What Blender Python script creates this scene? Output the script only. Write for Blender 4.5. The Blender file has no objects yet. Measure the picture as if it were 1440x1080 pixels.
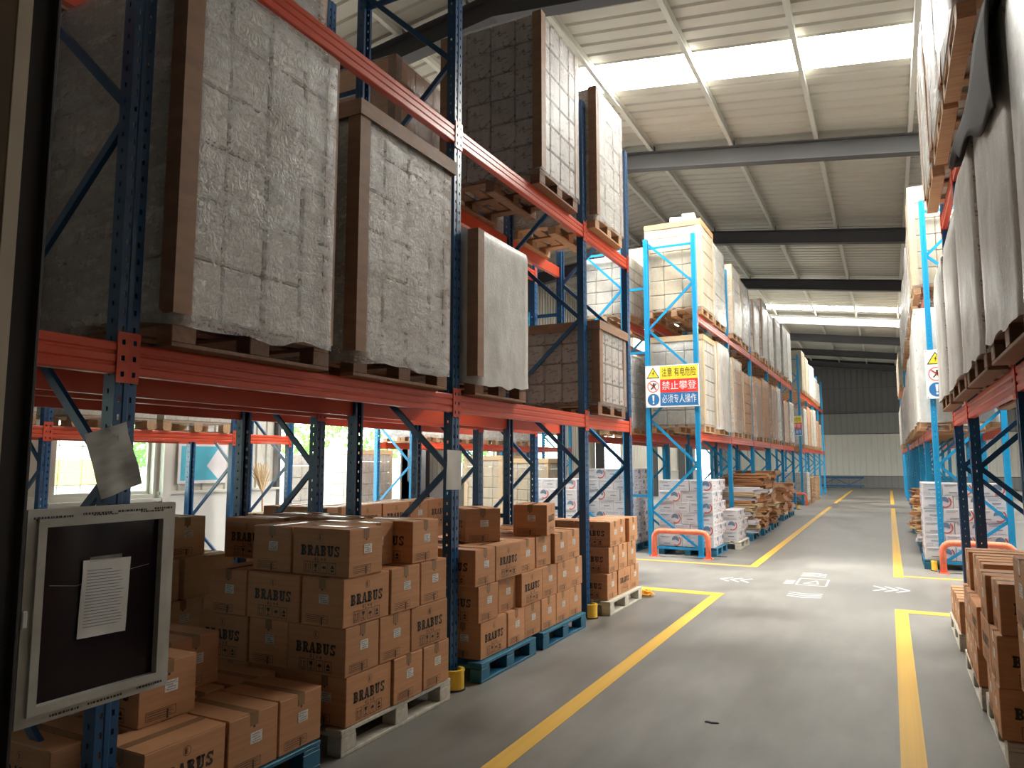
import bpy, math, random
from mathutils import Vector, Matrix, noise
random.seed(7)
SC = bpy.context.scene
COL = SC.collection
PI = math.pi

# ------------------------------------------------------------------ camera, world, light, exposure
cam_data = bpy.data.cameras.new('camera'); cam = bpy.data.objects.new('camera', cam_data); COL.objects.link(cam)
cam.location = (0, 0, 1.6)
cam.rotation_euler = (PI / 2 + math.radians(6.05), 0, math.radians(27.1))
cam_data.sensor_width = 36.0; cam_data.lens = 1030 / 1440 * 36; cam_data.clip_start = .05; cam_data.clip_end = 300
SC.camera = cam

world = bpy.data.worlds.new('overcast_sky'); SC.world = world; world.use_nodes = True
_bg = world.node_tree.nodes['Background']
_bg.inputs[0].default_value = (.96, 1.0, .97, 1); _bg.inputs[1].default_value = 8.0

SKYLIGHT = 40.0           # glow of the translucent roof sheets
SKY_Y = [(11.0, 11.95), (32.1, 33.05)]
SC.view_settings.view_transform = 'Standard'; SC.view_settings.look = 'None'
SC.view_settings.exposure = 0.40; SC.view_settings.gamma = 1.0; SC.view_settings.use_curve_mapping = False

# ------------------------------------------------------------------ materials
def mat(name, col, rough=.6, metal=0., var=0., emit=0., spec=.5):
    m = bpy.data.materials.new(name); m.use_nodes = True
    nt = m.node_tree; b = nt.nodes['Principled BSDF']
    b.inputs['Base Color'].default_value = (*col, 1); b.inputs['Roughness'].default_value = rough
    b.inputs['Metallic'].default_value = metal; b.inputs['Specular IOR Level'].default_value = spec
    if emit:
        b.inputs['Emission Color'].default_value = (*col, 1); b.inputs['Emission Strength'].default_value = emit
    if var:
        oi = nt.nodes.new('ShaderNodeObjectInfo'); hs = nt.nodes.new('ShaderNodeHueSaturation')
        mr = nt.nodes.new('ShaderNodeMapRange'); mr.inputs[3].default_value = 1 - var; mr.inputs[4].default_value = 1 + var
        nt.links.new(oi.outputs['Random'], mr.inputs[0]); nt.links.new(mr.outputs[0], hs.inputs['Value'])
        hs.inputs['Color'].default_value = (*col, 1); nt.links.new(hs.outputs[0], b.inputs['Base Color'])
    return m

def noisy(name, c1, c2, scale=(8, 8, 8), rough=(.5, .8), bump=0., detail=6, lo=.35, hi=.65, metal=0., coords='Object', bscale=None, var=0.):
    m = mat(name, c1, metal=metal); nt = m.node_tree; b = nt.nodes['Principled BSDF']
    tc = nt.nodes.new('ShaderNodeTexCoord'); mp = nt.nodes.new('ShaderNodeMapping'); mp.inputs['Scale'].default_value = scale
    n = nt.nodes.new('ShaderNodeTexNoise'); n.inputs['Scale'].default_value = 1; n.inputs['Detail'].default_value = detail
    nt.links.new(tc.outputs[coords], mp.inputs[0]); nt.links.new(mp.outputs[0], n.inputs['Vector'])
    if coords == 'Object':
        oi = nt.nodes.new('ShaderNodeObjectInfo'); ad = nt.nodes.new('ShaderNodeVectorMath'); ad.operation = 'MULTIPLY_ADD'
        ad.inputs[1].default_value = (37, 53, 71); nt.links.new(oi.outputs['Random'], ad.inputs[0]); nt.links.new(mp.outputs[0], ad.inputs[2])
        nt.links.new(ad.outputs[0], n.inputs['Vector'])
    r = nt.nodes.new('ShaderNodeValToRGB'); r.color_ramp.elements[0].position = lo; r.color_ramp.elements[1].position = hi
    r.color_ramp.elements[0].color = (*c1, 1); r.color_ramp.elements[1].color = (*c2, 1)
    nt.links.new(n.outputs['Fac'], r.inputs[0])
    last = r.outputs[0]
    if var and coords == 'Object':
        hs = nt.nodes.new('ShaderNodeHueSaturation'); mr = nt.nodes.new('ShaderNodeMapRange'); mr.inputs[3].default_value = 1 - var; mr.inputs[4].default_value = 1 + var
        nt.links.new(oi.outputs['Random'], mr.inputs[0]); nt.links.new(mr.outputs[0], hs.inputs['Value']); nt.links.new(last, hs.inputs['Color']); last = hs.outputs[0]
    nt.links.new(last, b.inputs['Base Color'])
    m2 = nt.nodes.new('ShaderNodeMapRange'); m2.inputs[3].default_value = rough[0]; m2.inputs[4].default_value = rough[1]
    nt.links.new(n.outputs['Fac'], m2.inputs[0]); nt.links.new(m2.outputs[0], b.inputs['Roughness'])
    if bump:
        bp = nt.nodes.new('ShaderNodeBump'); bp.inputs['Strength'].default_value = bump; bp.inputs['Distance'].default_value = .02
        nt.links.new(n.outputs['Fac'], bp.inputs['Height']); nt.links.new(bp.outputs[0], b.inputs['Normal'])
    return m

def film_mat(name, base, lo, hi, streak=(4, 4, 16), rough=.26, bump=.5, fine=1.0):
    """stretch film: part see-through, part whitish and shiny, with stretch lines and fine crinkles"""
    m = bpy.data.materials.new(name); m.use_nodes = True; nt = m.node_tree; b = nt.nodes['Principled BSDF']; out = nt.nodes['Material Output']
    b.inputs['Base Color'].default_value = (*base, 1); b.inputs['Roughness'].default_value = rough; b.inputs['Specular IOR Level'].default_value = 1.0
    tr = nt.nodes.new('ShaderNodeBsdfTransparent'); mix = nt.nodes.new('ShaderNodeMixShader')
    tc = nt.nodes.new('ShaderNodeTexCoord'); oi = nt.nodes.new('ShaderNodeObjectInfo')
    def noi(scale, det, dist, rot=(0, 0, 0), ro=.6):
        mp = nt.nodes.new('ShaderNodeMapping'); mp.inputs['Scale'].default_value = scale; mp.inputs['Rotation'].default_value = rot
        ad = nt.nodes.new('ShaderNodeVectorMath'); ad.operation = 'MULTIPLY_ADD'; ad.inputs[1].default_value = (31, 47, 19)
        nt.links.new(tc.outputs['Object'], mp.inputs[0]); nt.links.new(oi.outputs['Random'], ad.inputs[0]); nt.links.new(mp.outputs[0], ad.inputs[2])
        n = nt.nodes.new('ShaderNodeTexNoise'); n.inputs['Scale'].default_value = 1; n.inputs['Detail'].default_value = det; n.inputs['Distortion'].default_value = dist; n.inputs['Roughness'].default_value = ro
        nt.links.new(ad.outputs[0], n.inputs['Vector']); return n.outputs['Fac']
    def mad(a, k, c):
        q = nt.nodes.new('ShaderNodeMath'); q.operation = 'MULTIPLY_ADD'; nt.links.new(a, q.inputs[0]); q.inputs[1].default_value = k
        if isinstance(c, (int, float)): q.inputs[2].default_value = c
        else: nt.links.new(c, q.inputs[2])
        return q.outputs[0]
    n1 = noi(streak, 8, .3, (.12, .09, 0), .7); n2 = noi((3, 3, 3.5), 3, .8); n3 = noi((26 * fine, 26 * fine, 20 * fine), 4, 2.0, (.5, .4, .3))
    f = mad(n1, .45, mad(n2, .35, mad(n3, .20, 0.)))
    mr = nt.nodes.new('ShaderNodeMapRange'); mr.inputs[1].default_value = .38; mr.inputs[2].default_value = .62; mr.inputs[3].default_value = lo; mr.inputs[4].default_value = hi
    nt.links.new(f, mr.inputs[0]); nt.links.new(mr.outputs[0], mix.inputs[0])
    h = mad(n3, .6, mad(n1, .5, 0.))
    bp = nt.nodes.new('ShaderNodeBump'); bp.inputs['Strength'].default_value = bump; bp.inputs['Distance'].default_value = .02
    nt.links.new(h, bp.inputs['Height']); nt.links.new(bp.outputs[0], b.inputs['Normal'])
    nt.links.new(tr.outputs[0], mix.inputs[1]); nt.links.new(b.outputs[0], mix.inputs[2]); nt.links.new(mix.outputs[0], out.inputs['Surface'])
    return m

M = {}
M['kraft'] = noisy('kraft_cardboard', (.53, .255, .115), (.60, .30, .145), (3, 3, 60), (.6, .8), var=.10)
M['kraft_pale'] = noisy('pale_kraft_cardboard', (.64, .46, .26), (.70, .52, .31), (3, 3, 60), (.6, .8), var=.08)  # also lightened to stand in for window light on the plain cartons
M['kraft_dark'] = noisy('dark_kraft_board', (.26, .14, .08), (.33, .19, .11), (6, 6, 20), (.5, .75), var=.1)
M['tape'] = mat('brown_packing_tape', (.30, .17, .085), .25)
M['ink'] = mat('black_print', (.035, .025, .02), .6)
M['ink_soft'] = mat('thin_brown_print', (.16, .085, .05), .7)
M['ink_red'] = mat('red_print', (.62, .09, .07), .5)
M['ink_blue'] = mat('slate_blue_print', (.16, .22, .32), .5)
M['ink_grey'] = mat('grey_print', (.30, .30, .33), .6)
M['sticker'] = noisy('white_sticker', (.62, .60, .55), (.82, .80, .76), (90, 90, 120), (.5, .6), lo=.4, hi=.55)
M['paper'] = noisy('white_paper', (.72, .70, .66), (.82, .80, .77), (6, 6, 6), (.7, .8))
M['paper_grey'] = noisy('grey_creased_paper', (.36, .35, .32), (.46, .45, .42), (10, 10, 40), (.7, .8))
M['white_card'] = noisy('white_printed_card', (.66, .63, .65), (.74, .71, .73), (4, 4, 4), (.4, .55), var=.05)
def carton_mat(name, base, ink, thr):
    m = noisy(name, base, tuple(c * .93 for c in base), (3, 3, 3), (.5, .7), var=.08)
    nt = m.node_tree; b = nt.nodes['Principled BSDF']; src = b.inputs['Base Color'].links[0].from_socket
    tc = nt.nodes.new('ShaderNodeTexCoord'); mp = nt.nodes.new('ShaderNodeMapping'); mp.inputs['Scale'].default_value = (9, 9, 11)
    v = nt.nodes.new('ShaderNodeTexNoise'); v.inputs['Scale'].default_value = 1; v.inputs['Distortion'].default_value = 2.2; v.inputs['Detail'].default_value = 2
    nt.links.new(tc.outputs['Object'], mp.inputs[0]); nt.links.new(mp.outputs[0], v.inputs['Vector'])
    r = nt.nodes.new('ShaderNodeMapRange'); r.inputs[1].default_value = thr; r.inputs[2].default_value = thr + .03
    nt.links.new(v.outputs['Fac'], r.inputs[0]); mx = nt.nodes.new('ShaderNodeMix'); mx.data_type = 'RGBA'
    nt.links.new(r.outputs[0], mx.inputs[0]); nt.links.new(src, mx.inputs[6]); mx.inputs[7].default_value = (*ink, 1)
    nt.links.new(mx.outputs[2], b.inputs['Base Color'])
    return m
M['c_pale'] = carton_mat('pale_grey_carton', (.70, .66, .61), (.34, .28, .25), .62)
M['c_print'] = carton_mat('grey_carton_with_dark_print', (.50, .45, .42), (.20, .155, .145), .575)
M['c_white'] = carton_mat('white_carton', (.56, .52, .46), (.45, .40, .38), .62)
M['c_cream'] = carton_mat('cream_carton', (.55, .45, .31), (.52, .46, .38), .62)
M['c_kraft'] = M['kraft']
M['film'] = film_mat('stretch_film', (.78, .77, .74), .20, .66, bump=.9, rough=.22)
M['film_dense'] = film_mat('dense_stretch_film', (.80, .79, .75), .60, .86, streak=(9, 9, 2.5), rough=.40, bump=.4)
M['film_thin'] = film_mat('thin_stretch_film', (.66, .64, .60), .06, .36, streak=(14, 14, 2.2), bump=.7)
M['film_dark'] = mat('dark_plastic_sheet', (.035, .022, .02), .85, spec=.15)
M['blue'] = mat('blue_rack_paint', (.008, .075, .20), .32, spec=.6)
M['blue_lit'] = mat('lit_blue_rack_paint', (.010, .25, .50), .34, spec=.5)  # same rack blue, lightened: the brighter light is put into the colour
M['red'] = noisy('orange_red_beam_paint', (.60, .058, .018), (.68, .085, .030), (2, 1, 2), (.28, .4))
M['orange'] = noisy('orange_guard_paint', (.80, .16, .075), (.86, .22, .12), (20, 20, 20), (.35, .5))
M['yellow'] = noisy('yellow_plastic', (.86, .50, .03), (.92, .58, .06), (8, 8, 8), (.4, .5))
M['yellow_line'] = noisy('yellow_floor_paint', (.74, .42, .035), (.84, .50, .06), (3, 3, 3), (.4, .6), coords='Generated')
M['white_line'] = mat('white_floor_paint', (.80, .82, .80), .5)
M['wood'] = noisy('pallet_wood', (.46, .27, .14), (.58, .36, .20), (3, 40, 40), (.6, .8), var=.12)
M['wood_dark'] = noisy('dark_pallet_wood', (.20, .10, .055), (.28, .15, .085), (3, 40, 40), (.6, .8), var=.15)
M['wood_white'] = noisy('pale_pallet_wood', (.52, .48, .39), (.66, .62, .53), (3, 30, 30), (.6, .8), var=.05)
M['plastic_blue'] = noisy('teal_blue_pallet_plastic', (.012, .12, .21), (.02, .16, .27), (6, 6, 6), (.4, .6))
M['steel_white'] = mat('white_purlin_steel', (.58, .57, .52), .45)
M['rafter_white'] = mat('off_white_rafter_steel', (.30, .295, .275), .5)
M['steel_dark'] = mat('dark_grey_rafter_steel', (.06, .058, .066), .5)
M['steel_grey'] = mat('grey_rafter_steel', (.085, .083, .085), .5)
M['sheet'] = noisy('galvanised_roof_sheet', (.47, .45, .395), (.56, .54, .475), (.5, 3, 3), (.35, .5), metal=.0, coords='Generated')
M['wall_sheet'] = noisy('cream_wall_sheet', (.50, .48, .42), (.56, .54, .48), (2, 2, 2), (.5, .6), coords='Generated')
M['wall_sheet_mid'] = mat('grey_wall_sheet', (.20, .195, .185), .5)
M['wall_sheet_dark'] = mat('dark_grey_wall_sheet', (.095, .09, .088), .5)
M['wall_white'] = noisy('white_plaster', (.62, .61, .58), (.72, .71, .68), (2, 2, 2), (.7, .8), coords='Generated')
M['alu'] = mat('white_upvc_frame', (.58, .57, .52), .4)
M['upvc'] = noisy('dirty_white_upvc', (.40, .38, .33), (.54, .52, .47), (5, 5, 5), (.35, .5))
M['dark_glass'] = mat('dark_board_face', (.018, .011, .013), .12, spec=.22)
M['col_shade'] = mat('shade_dark_steel', (.028, .025, .026), .5)  # near black stands in for shade inside the column's recess
M['col_beige'] = noisy('beige_painted_steel', (.40, .34, .25), (.48, .41, .31), (4, 4, 1), (.4, .6))
M['col_brown'] = noisy('brown_painted_steel', (.17, .11, .055), (.23, .16, .09), (4, 4, 1), (.28, .45))
M['rubber'] = mat('dark_rubber', (.02, .02, .022), .7)
M['sign_white'] = mat('sign_white', (.84, .82, .82), .35)
M['sign_yellow'] = mat('sign_yellow', (.90, .68, .05), .35)
M['sign_red'] = mat('sign_red', (.80, .045, .045), .35)
M['sign_blue'] = mat('sign_blue', (.03, .17, .42), .35)
M['sign_black'] = mat('sign_black', (.03, .025, .02), .4)
M['rope'] = mat('orange_yellow_strap', (.90, .40, .02), .5)
M['leaf'] = noisy('green_foliage', (.10, .24, .05), (.22, .40, .10), (6, 6, 6), (.5, .7))
M['bark'] = mat('brown_bark', (.16, .10, .06), .8)
M['car_white'] = mat('white_car_paint', (.80, .80, .80), .2)
M['tyre'] = mat('black_tyre', (.02, .02, .02), .8)
M['yard'] = noisy('pale_yard_concrete', (.55, .54, .50), (.64, .63, .59), (.4, .4, .4), (.7, .9), coords='Generated')
M['yellow_pack'] = mat('yellow_pack', (.80, .68, .25), .6)
M['teal_pack'] = mat('teal_pack', (.08, .42, .55), .6)

# translucent roof sheet lit by the sky from above
m = mat('translucent_roof_sheet', (.80, .80, .76), .5); b = m.node_tree.nodes['Principled BSDF']
b.inputs['Emission Color'].default_value = (1.0, .985, .92, 1); b.inputs['Emission Strength'].default_value = SKYLIGHT; M['skylight'] = m

# window glass
m = bpy.data.materials.new('window_glass'); m.use_nodes = True; nt = m.node_tree; nt.nodes.remove(nt.nodes['Principled BSDF'])
tr = nt.nodes.new('ShaderNodeBsdfTransparent'); tr.inputs[0].default_value = (.86, .93, .88, 1); gl = nt.nodes.new('ShaderNodeBsdfGlossy'); gl.inputs['Roughness'].default_value = .05
mx = nt.nodes.new('ShaderNodeMixShader'); mx.inputs[0].default_value = .08
nt.links.new(tr.outputs[0], mx.inputs[1]); nt.links.new(gl.outputs[0], mx.inputs[2]); nt.links.new(mx.outputs[0], nt.nodes['Material Output'].inputs[0]); M['glass'] = m

# polished concrete floor: cloudy greys, faint trowel streaks, worn gloss
m = bpy.data.materials.new('polished_concrete'); m.use_nodes = True; nt = m.node_tree; b = nt.nodes['Principled BSDF']
tc = nt.nodes.new('ShaderNodeTexCoord')
def _noise(scale, det, dist=0):
    mp = nt.nodes.new('ShaderNodeMapping'); mp.inputs['Scale'].default_value = scale; n = nt.nodes.new('ShaderNodeTexNoise')
    n.inputs['Scale'].default_value = 1; n.inputs['Detail'].default_value = det; n.inputs['Distortion'].default_value = dist
    nt.links.new(tc.outputs['Object'], mp.inputs[0]); nt.links.new(mp.outputs[0], n.inputs['Vector']); return n
n1 = _noise((.55, .55, 1), 5, .6); n2 = _noise((6, 1.4, 1), 8); n3 = _noise((60, 60, 1), 3)
a1 = nt.nodes.new('ShaderNodeMath'); a1.operation = 'MULTIPLY_ADD'; a1.inputs[1].default_value = .45; nt.links.new(n2.outputs['Fac'], a1.inputs[0])
a2 = nt.nodes.new('ShaderNodeMath'); a2.operation = 'MULTIPLY_ADD'; a2.inputs[1].default_value = .12; nt.links.new(n3.outputs['Fac'], a2.inputs[0]); nt.links.new(n1.outputs['Fac'], a2.inputs[2]); nt.links.new(a2.outputs[0], a1.inputs[2])
r = nt.nodes.new('ShaderNodeValToRGB'); e = r.color_ramp.elements; e[0].position = .55; e[1].position = 1.0; e[0].color = (.115, .108, .097, 1); e[1].color = (.275, .262, .24, 1)
nt.links.new(a1.outputs[0], r.inputs[0]); nt.links.new(r.outputs[0], b.inputs['Base Color'])
mr = nt.nodes.new('ShaderNodeMapRange'); mr.inputs[1].default_value = .5; mr.inputs[2].default_value = 1.05; mr.inputs[3].default_value = .33; mr.inputs[4].default_value = .56
nt.links.new(a1.outputs[0], mr.inputs[0]); nt.links.new(mr.outputs[0], b.inputs['Roughness'])
M['floor'] = m

# ------------------------------------------------------------------ mesh helpers
class MB:
    def __init__(s): s.v = []; s.f = []; s.mi = []
    def quad(s, a, b, c, d, mi=0):
        n = len(s.v); s.v += [tuple(a), tuple(b), tuple(c), tuple(d)]; s.f.append((n, n + 1, n + 2, n + 3)); s.mi.append(mi)
    def poly(s, pts, mi=0):
        n = len(s.v); s.v += [tuple(p) for p in pts]; s.f.append(tuple(range(n, n + len(pts)))); s.mi.append(mi)
    def box(s, x0, x1, y0, y1, z0, z1, mi=0):
        n = len(s.v)
        s.v += [(x0, y0, z0), (x1, y0, z0), (x1, y1, z0), (x0, y1, z0), (x0, y0, z1), (x1, y0, z1), (x1, y1, z1), (x0, y1, z1)]
        for q in ((0, 3, 2, 1), (4, 5, 6, 7), (0, 1, 5, 4), (1, 2, 6, 5), (2, 3, 7, 6), (3, 0, 4, 7)):
            s.f.append(tuple(n + i for i in q)); s.mi.append(mi)
        return s
    def bbox(s, x0, x1, y0, y1, z0, z1, c=.006, mi=0):
        """box with chamfered vertical and top/bottom edges"""
        rings = [(z0, c), (z0 + c, 0), (z1 - c, 0), (z1, c)]; n = len(s.v)
        for z, i in rings:
            e = c
            s.v += [(x0 + e, y0 + i, z), (x1 - e, y0 + i, z), (x1 - i, y0 + e, z), (x1 - i, y1 - e, z), (x1 - e, y1 - i, z), (x0 + e, y1 - i, z), (x0 + i, y1 - e, z), (x0 + i, y0 + e, z)]
        for k in range(3):
            for j in range(8):
                a = n + k * 8 + j; b_ = n + k * 8 + (j + 1) % 8
                s.f.append((a, b_, b_ + 8, a + 8)); s.mi.append(mi)
        s.f.append(tuple(n + j for j in range(7, -1, -1))); s.mi.append(mi)
        s.f.append(tuple(n + 24 + j for j in range(8))); s.mi.append(mi)
        return s
    def prism(s, prof, axis, a0, a1, mi=0, caps=True):
        """closed profile (list of 2D) extruded along 'x','y' or 'z'"""
        def P(p, a): return {'x': (a, p[0], p[1]), 'y': (p[0], a, p[1]), 'z': (p[0], p[1], a)}[axis]
        n = len(s.v); k = len(prof)
        s.v += [P(p, a0) for p in prof] + [P(p, a1) for p in prof]
        for i in range(k):
            j = (i + 1) % k; s.f.append((n + i, n + j, n + k + j, n + k + i)); s.mi.append(mi)
        if caps:
            s.f.append(tuple(n + i for i in range(k - 1, -1, -1))); s.mi.append(mi)
            s.f.append(tuple(n + k + i for i in range(k))); s.mi.append(mi)
        return s
    def bar(s, p, q, w, h, mi=0):
        p = Vector(p); q = Vector(q); d = (q - p).normalized(); up = Vector((0, 0, 1)) if abs(d.z) < .98 else Vector((0, 1, 0))
        u = d.cross(up).normalized() * w / 2; v = u.cross(d).normalized() * h / 2; n = len(s.v)
        for c in (p, q): s.v += [tuple(c - u - v), tuple(c + u - v), tuple(c + u + v), tuple(c - u + v)]
        for q4 in ((0, 1, 5, 4), (1, 2, 6, 5), (2, 3, 7, 6), (3, 0, 4, 7), (3, 2, 1, 0), (4, 5, 6, 7)):
            s.f.append(tuple(n + i for i in q4)); s.mi.append(mi)
        return s
    def tube(s, pts, r, n=10, mi=0, caps=True):
        pts = [Vector(p) for p in pts]; base = len(s.v); u = None
        rr = r if isinstance(r, (list, tuple)) else [r] * len(pts)
        for i, p in enumerate(pts):
            d = (pts[min(i + 1, len(pts) - 1)] - pts[max(i - 1, 0)]).normalized()
            if u is None: u = d.orthogonal().normalized()
            u = (u - d * u.dot(d)).normalized(); w = d.cross(u)
            for k in range(n):
                a = 2 * PI * k / n; s.v.append(tuple(p + (u * math.cos(a) + w * math.sin(a)) * rr[i]))
        for i in range(len(pts) - 1):
            for k in range(n):
                a = base + i * n + k; b_ = base + i * n + (k + 1) % n
                s.f.append((a, b_, b_ + n, a + n)); s.mi.append(mi)
        if caps:
            s.f.append(tuple(base + k for k in range(n - 1, -1, -1))); s.mi.append(mi)
            s.f.append(tuple(base + (len(pts) - 1) * n + k for k in range(n))); s.mi.append(mi)
        return s
    def holed(s, o, u, v, ul, vl, cols, v0, pitch, hu, hv, mi=0):
        """rectangle o + u*[0,ul] + v*[0,vl] with punched slots: columns centred on cols, rows from v0 by pitch"""
        o, u, v = Vector(o), Vector(u), Vector(v)
        us = [0]
        for c in cols: us += [c - hu / 2, c + hu / 2]
        us.append(ul); prev = 0; y = v0
        def q(a0, a1, b0, b1): s.quad(o + u * a0 + v * b0, o + u * a1 + v * b0, o + u * a1 + v * b1, o + u * a0 + v * b1, mi)
        while y + hv / 2 < vl:
            q(0, ul, prev, y - hv / 2)
            for i in range(0, len(us), 2): q(us[i], us[i + 1], y - hv / 2, y + hv / 2)
            prev = y + hv / 2; y += pitch
        q(0, ul, prev, vl)
    def mesh(s, name, mats, smooth=False):
        me = bpy.data.meshes.new(name); me.from_pydata(s.v, [], s.f)
        for mm in (mats if isinstance(mats, (list, tuple)) else [mats]): me.materials.append(M[mm] if isinstance(mm, str) else mm)
        if any(s.mi): me.polygons.foreach_set('material_index', s.mi)
        if smooth: me.polygons.foreach_set('use_smooth', [True] * len(s.f))
        me.update(); return me

_cache = {}
def cached(key, fn):
    if key not in _cache: _cache[key] = fn()
    return _cache[key]

def tag(o, label=None, cat=None, group=None, kind=None):
    if label: o['label'] = label
    if cat: o['category'] = cat
    if group: o['group'] = group
    if kind: o['kind'] = kind
    return o
def empty(name, loc, label, cat, group=None, rz=0):
    o = bpy.data.objects.new(name, None); COL.objects.link(o); o.location = loc; o.rotation_euler = (0, 0, rz); o.empty_display_size = .1
    return tag(o, label, cat, group)
def obj(name, me, loc=(0, 0, 0), rz=0, parent=None, rot=None, label=None, cat=None, group=None, kind=None, scale=None):
    """loc is in the parent's own space"""
    o = bpy.data.objects.new(name, me); COL.objects.link(o); o.location = loc
    o.rotation_euler = rot if rot else (0, 0, rz)
    if scale: o.scale = scale
    if parent: o.parent = parent
    return tag(o, label, cat, group, kind)
def bx(x0, x1, y0, y1, z0, z1, m, name='box'): return MB().box(x0, x1, y0, y1, z0, z1).mesh(name, m)

def text_mesh(body, size, matname, bold=0., shear=0., align='CENTER', name='lettering', spacing=1.0):
    c = bpy.data.curves.new('lettering_curve', 'FONT'); c.body = body; c.size = size; c.offset = bold; c.shear = shear; c.align_x = align; c.align_y = 'CENTER'
    c.resolution_u = 2; c.space_character = spacing
    o = bpy.data.objects.new('lettering_tmp', c); COL.objects.link(o); bpy.context.view_layer.update()
    me = bpy.data.meshes.new_from_object(o.evaluated_get(bpy.context.evaluated_depsgraph_get()))
    bpy.data.objects.remove(o); bpy.data.curves.remove(c)
    me.name = name; me.materials.clear(); me.materials.append(M[matname]); return me
def to_wall(me):          # text lies in XY; stand it up into XZ facing -Y
    me.transform(Matrix.Rotation(PI / 2, 4, 'X')); return me
ORD = ['first', 'second', 'third', 'fourth', 'fifth', 'sixth', 'seventh', 'eighth', 'ninth', 'tenth', 'eleventh', 'twelfth', 'thirteenth', 'fourteenth']

# ------------------------------------------------------------------ building shell
RX = -4.6; WL = -10.0; WR = 8.0; Y0 = -13.0; Y1 = 50.6
def zr(x): return 8.1 - .125 * abs(x - RX)          # top of the rafters
RAFT = [-9.5, -3.5, 2.5, 8.5, 14.5, 20.5, 26.5, 33.75, 38.9, 44.5, 50.3]

floor = obj('floor', bx(WL - .2, WR + .2, Y0, Y1, -.12, 0, 'floor', 'floor'), label='grey polished concrete warehouse floor', kind='structure')
def paint(name, x0, x1, y0, y1, m='yellow_line'):
    obj(name, bx(x0, x1, y0, y1, 0, .0025, m, name), parent=floor)
LX = (-1.985, -1.865); RXL = (-.02, .105)
paint('painted_line', *LX, -4, 9.34); paint('painted_line', -2.95, LX[0], 9.14, 9.34)
paint('painted_line', *LX, 11.84, 28.6); paint('painted_line', -3.8, LX[0], 11.84, 11.94)
paint('painted_line', *LX, 31.2, 46); paint('painted_line', *RXL, 31.2, 46)
paint('painted_line', *RXL, -4, 9.2); paint('painted_line', RXL[1], .8, 9.02, 9.2)
paint('painted_line', *RXL, 11.72, 28.6); paint('painted_line', RXL[1], 1.7, 11.78, 11.88)
def stroke(mb, p, q, w):
    p = Vector((*p, 0)); q = Vector((*q, 0)); d = (q - p).normalized(); n = Vector((-d.y, d.x, 0)) * w / 2
    a = [p - n, q - n, q + n, p + n]; mb.poly([(v.x, v.y, .003) for v in a])
def chevrons(cx, cy, dx, dy, n, step, half, dep, w):
    for k in range(n):
        mb = MB(); ox = cx + dx * step * k; oy = cy + dy * step * k
        tip = (ox + dx * dep, oy + dy * dep)
        for s in (-1, 1): stroke(mb, (ox - dy * half * s, oy + dx * half * s), tip, w)
        obj('painted_arrow', mb.mesh('painted_arrow', 'white_line'), parent=floor)
chevrons(-1.74, 10.46, -1, 0, 3, .13, .17, .13, .035)
chevrons(-.25, 10.56, 1, 0, 3, .13, .20, .14, .038)
chevrons(-.98, 9.80, 0, -1, 3, .13, .19, .07, .035)
chevrons(-1.02, 11.22, 0, 1, 3, .14, .16, .07, .035)
mb = MB()
for a, b_ in (((-1.16, 10.42), (-.80, 10.42)), ((-.80, 10.42), (-.80, 11.0)), ((-.80, 11.0), (-1.16, 11.0)), ((-1.16, 11.0), (-1.16, 10.42)), ((-1.08, 10.55), (-.9, 10.55)), ((-1.08, 10.55), (-.94, 10.85)), ((-.9, 10.55), (-.94, 10.85))): stroke(mb, a, b_, .022)
obj('painted_arrow', mb.mesh('painted_square', 'white_line'), parent=floor)
mb = MB()
for k in range(4): stroke(mb, (-1.32, 10.45 + k * .09), (-1.2, 10.48 + k * .09), .03)
obj('painted_arrow', mb.mesh('painted_square', 'white_line'), parent=floor)

# roof: ribbed sheets, translucent sheets, purlins, rafters
ceiling = tag(bpy.data.objects.new('ceiling', None), 'ribbed metal roof on steel rafters with pale purlins', kind='structure'); COL.objects.link(ceiling)
def rib_profile(a, b_, period=.30, h=.035):
    pts = []; n = max(1, round((b_ - a) / period)); p = (b_ - a) / n
    for i in range(n):
        s = a + i * p; pts += [(s, 0), (s + p * .72, 0), (s + p * .80, h), (s + p * .92, h)]
    pts.append((b_, 0)); return pts
def roof_sheet(y0, y1, xa, xb, m, name):
    mb = MB(); pr = rib_profile(y0, y1, .32)
    for (ya, ha), (yb, hb) in zip(pr[:-1], pr[1:]):
        za = zr(xa) + .16; zb = zr(xb) + .16
        mb.quad((xa, ya, za + ha), (xa, yb, za + hb), (xb, yb, zb + hb), (xb, ya, zb + ha))
        mb.quad((xa, ya, za + .06), (xb, ya, zb + .06), (xb, yb, zb + .06), (xa, yb, za + .06))
    obj(name, mb.mesh(name, m), parent=ceiling)
cuts = sorted(set([Y0, Y1] + [r for r in RAFT] + [v for p in SKY_Y for v in p]))
for a, b_ in zip(cuts[:-1], cuts[1:]):
    sky = any(abs(a - p[0]) < .01 for p in SKY_Y)
    for xa, xb in ((RX, WL - .3), (RX, WR + .3)):
        roof_sheet(a, b_, xa, xb, 'skylight' if sky else 'sheet', 'skylight_sheet' if sky else 'roof_sheet')
mb = MB().prism([(RX - .35, zr(RX - .35) + .235), (RX, zr(RX) + .235), (RX + .35, zr(RX + .35) + .235), (RX + .35, zr(RX + .35) + .245), (RX, zr(RX) + .25), (RX - .35, zr(RX - .35) + .245)], 'y', Y0, Y1)
obj('ridge_cap', mb.mesh('ridge_cap', 'sheet'), parent=ceiling)
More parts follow.
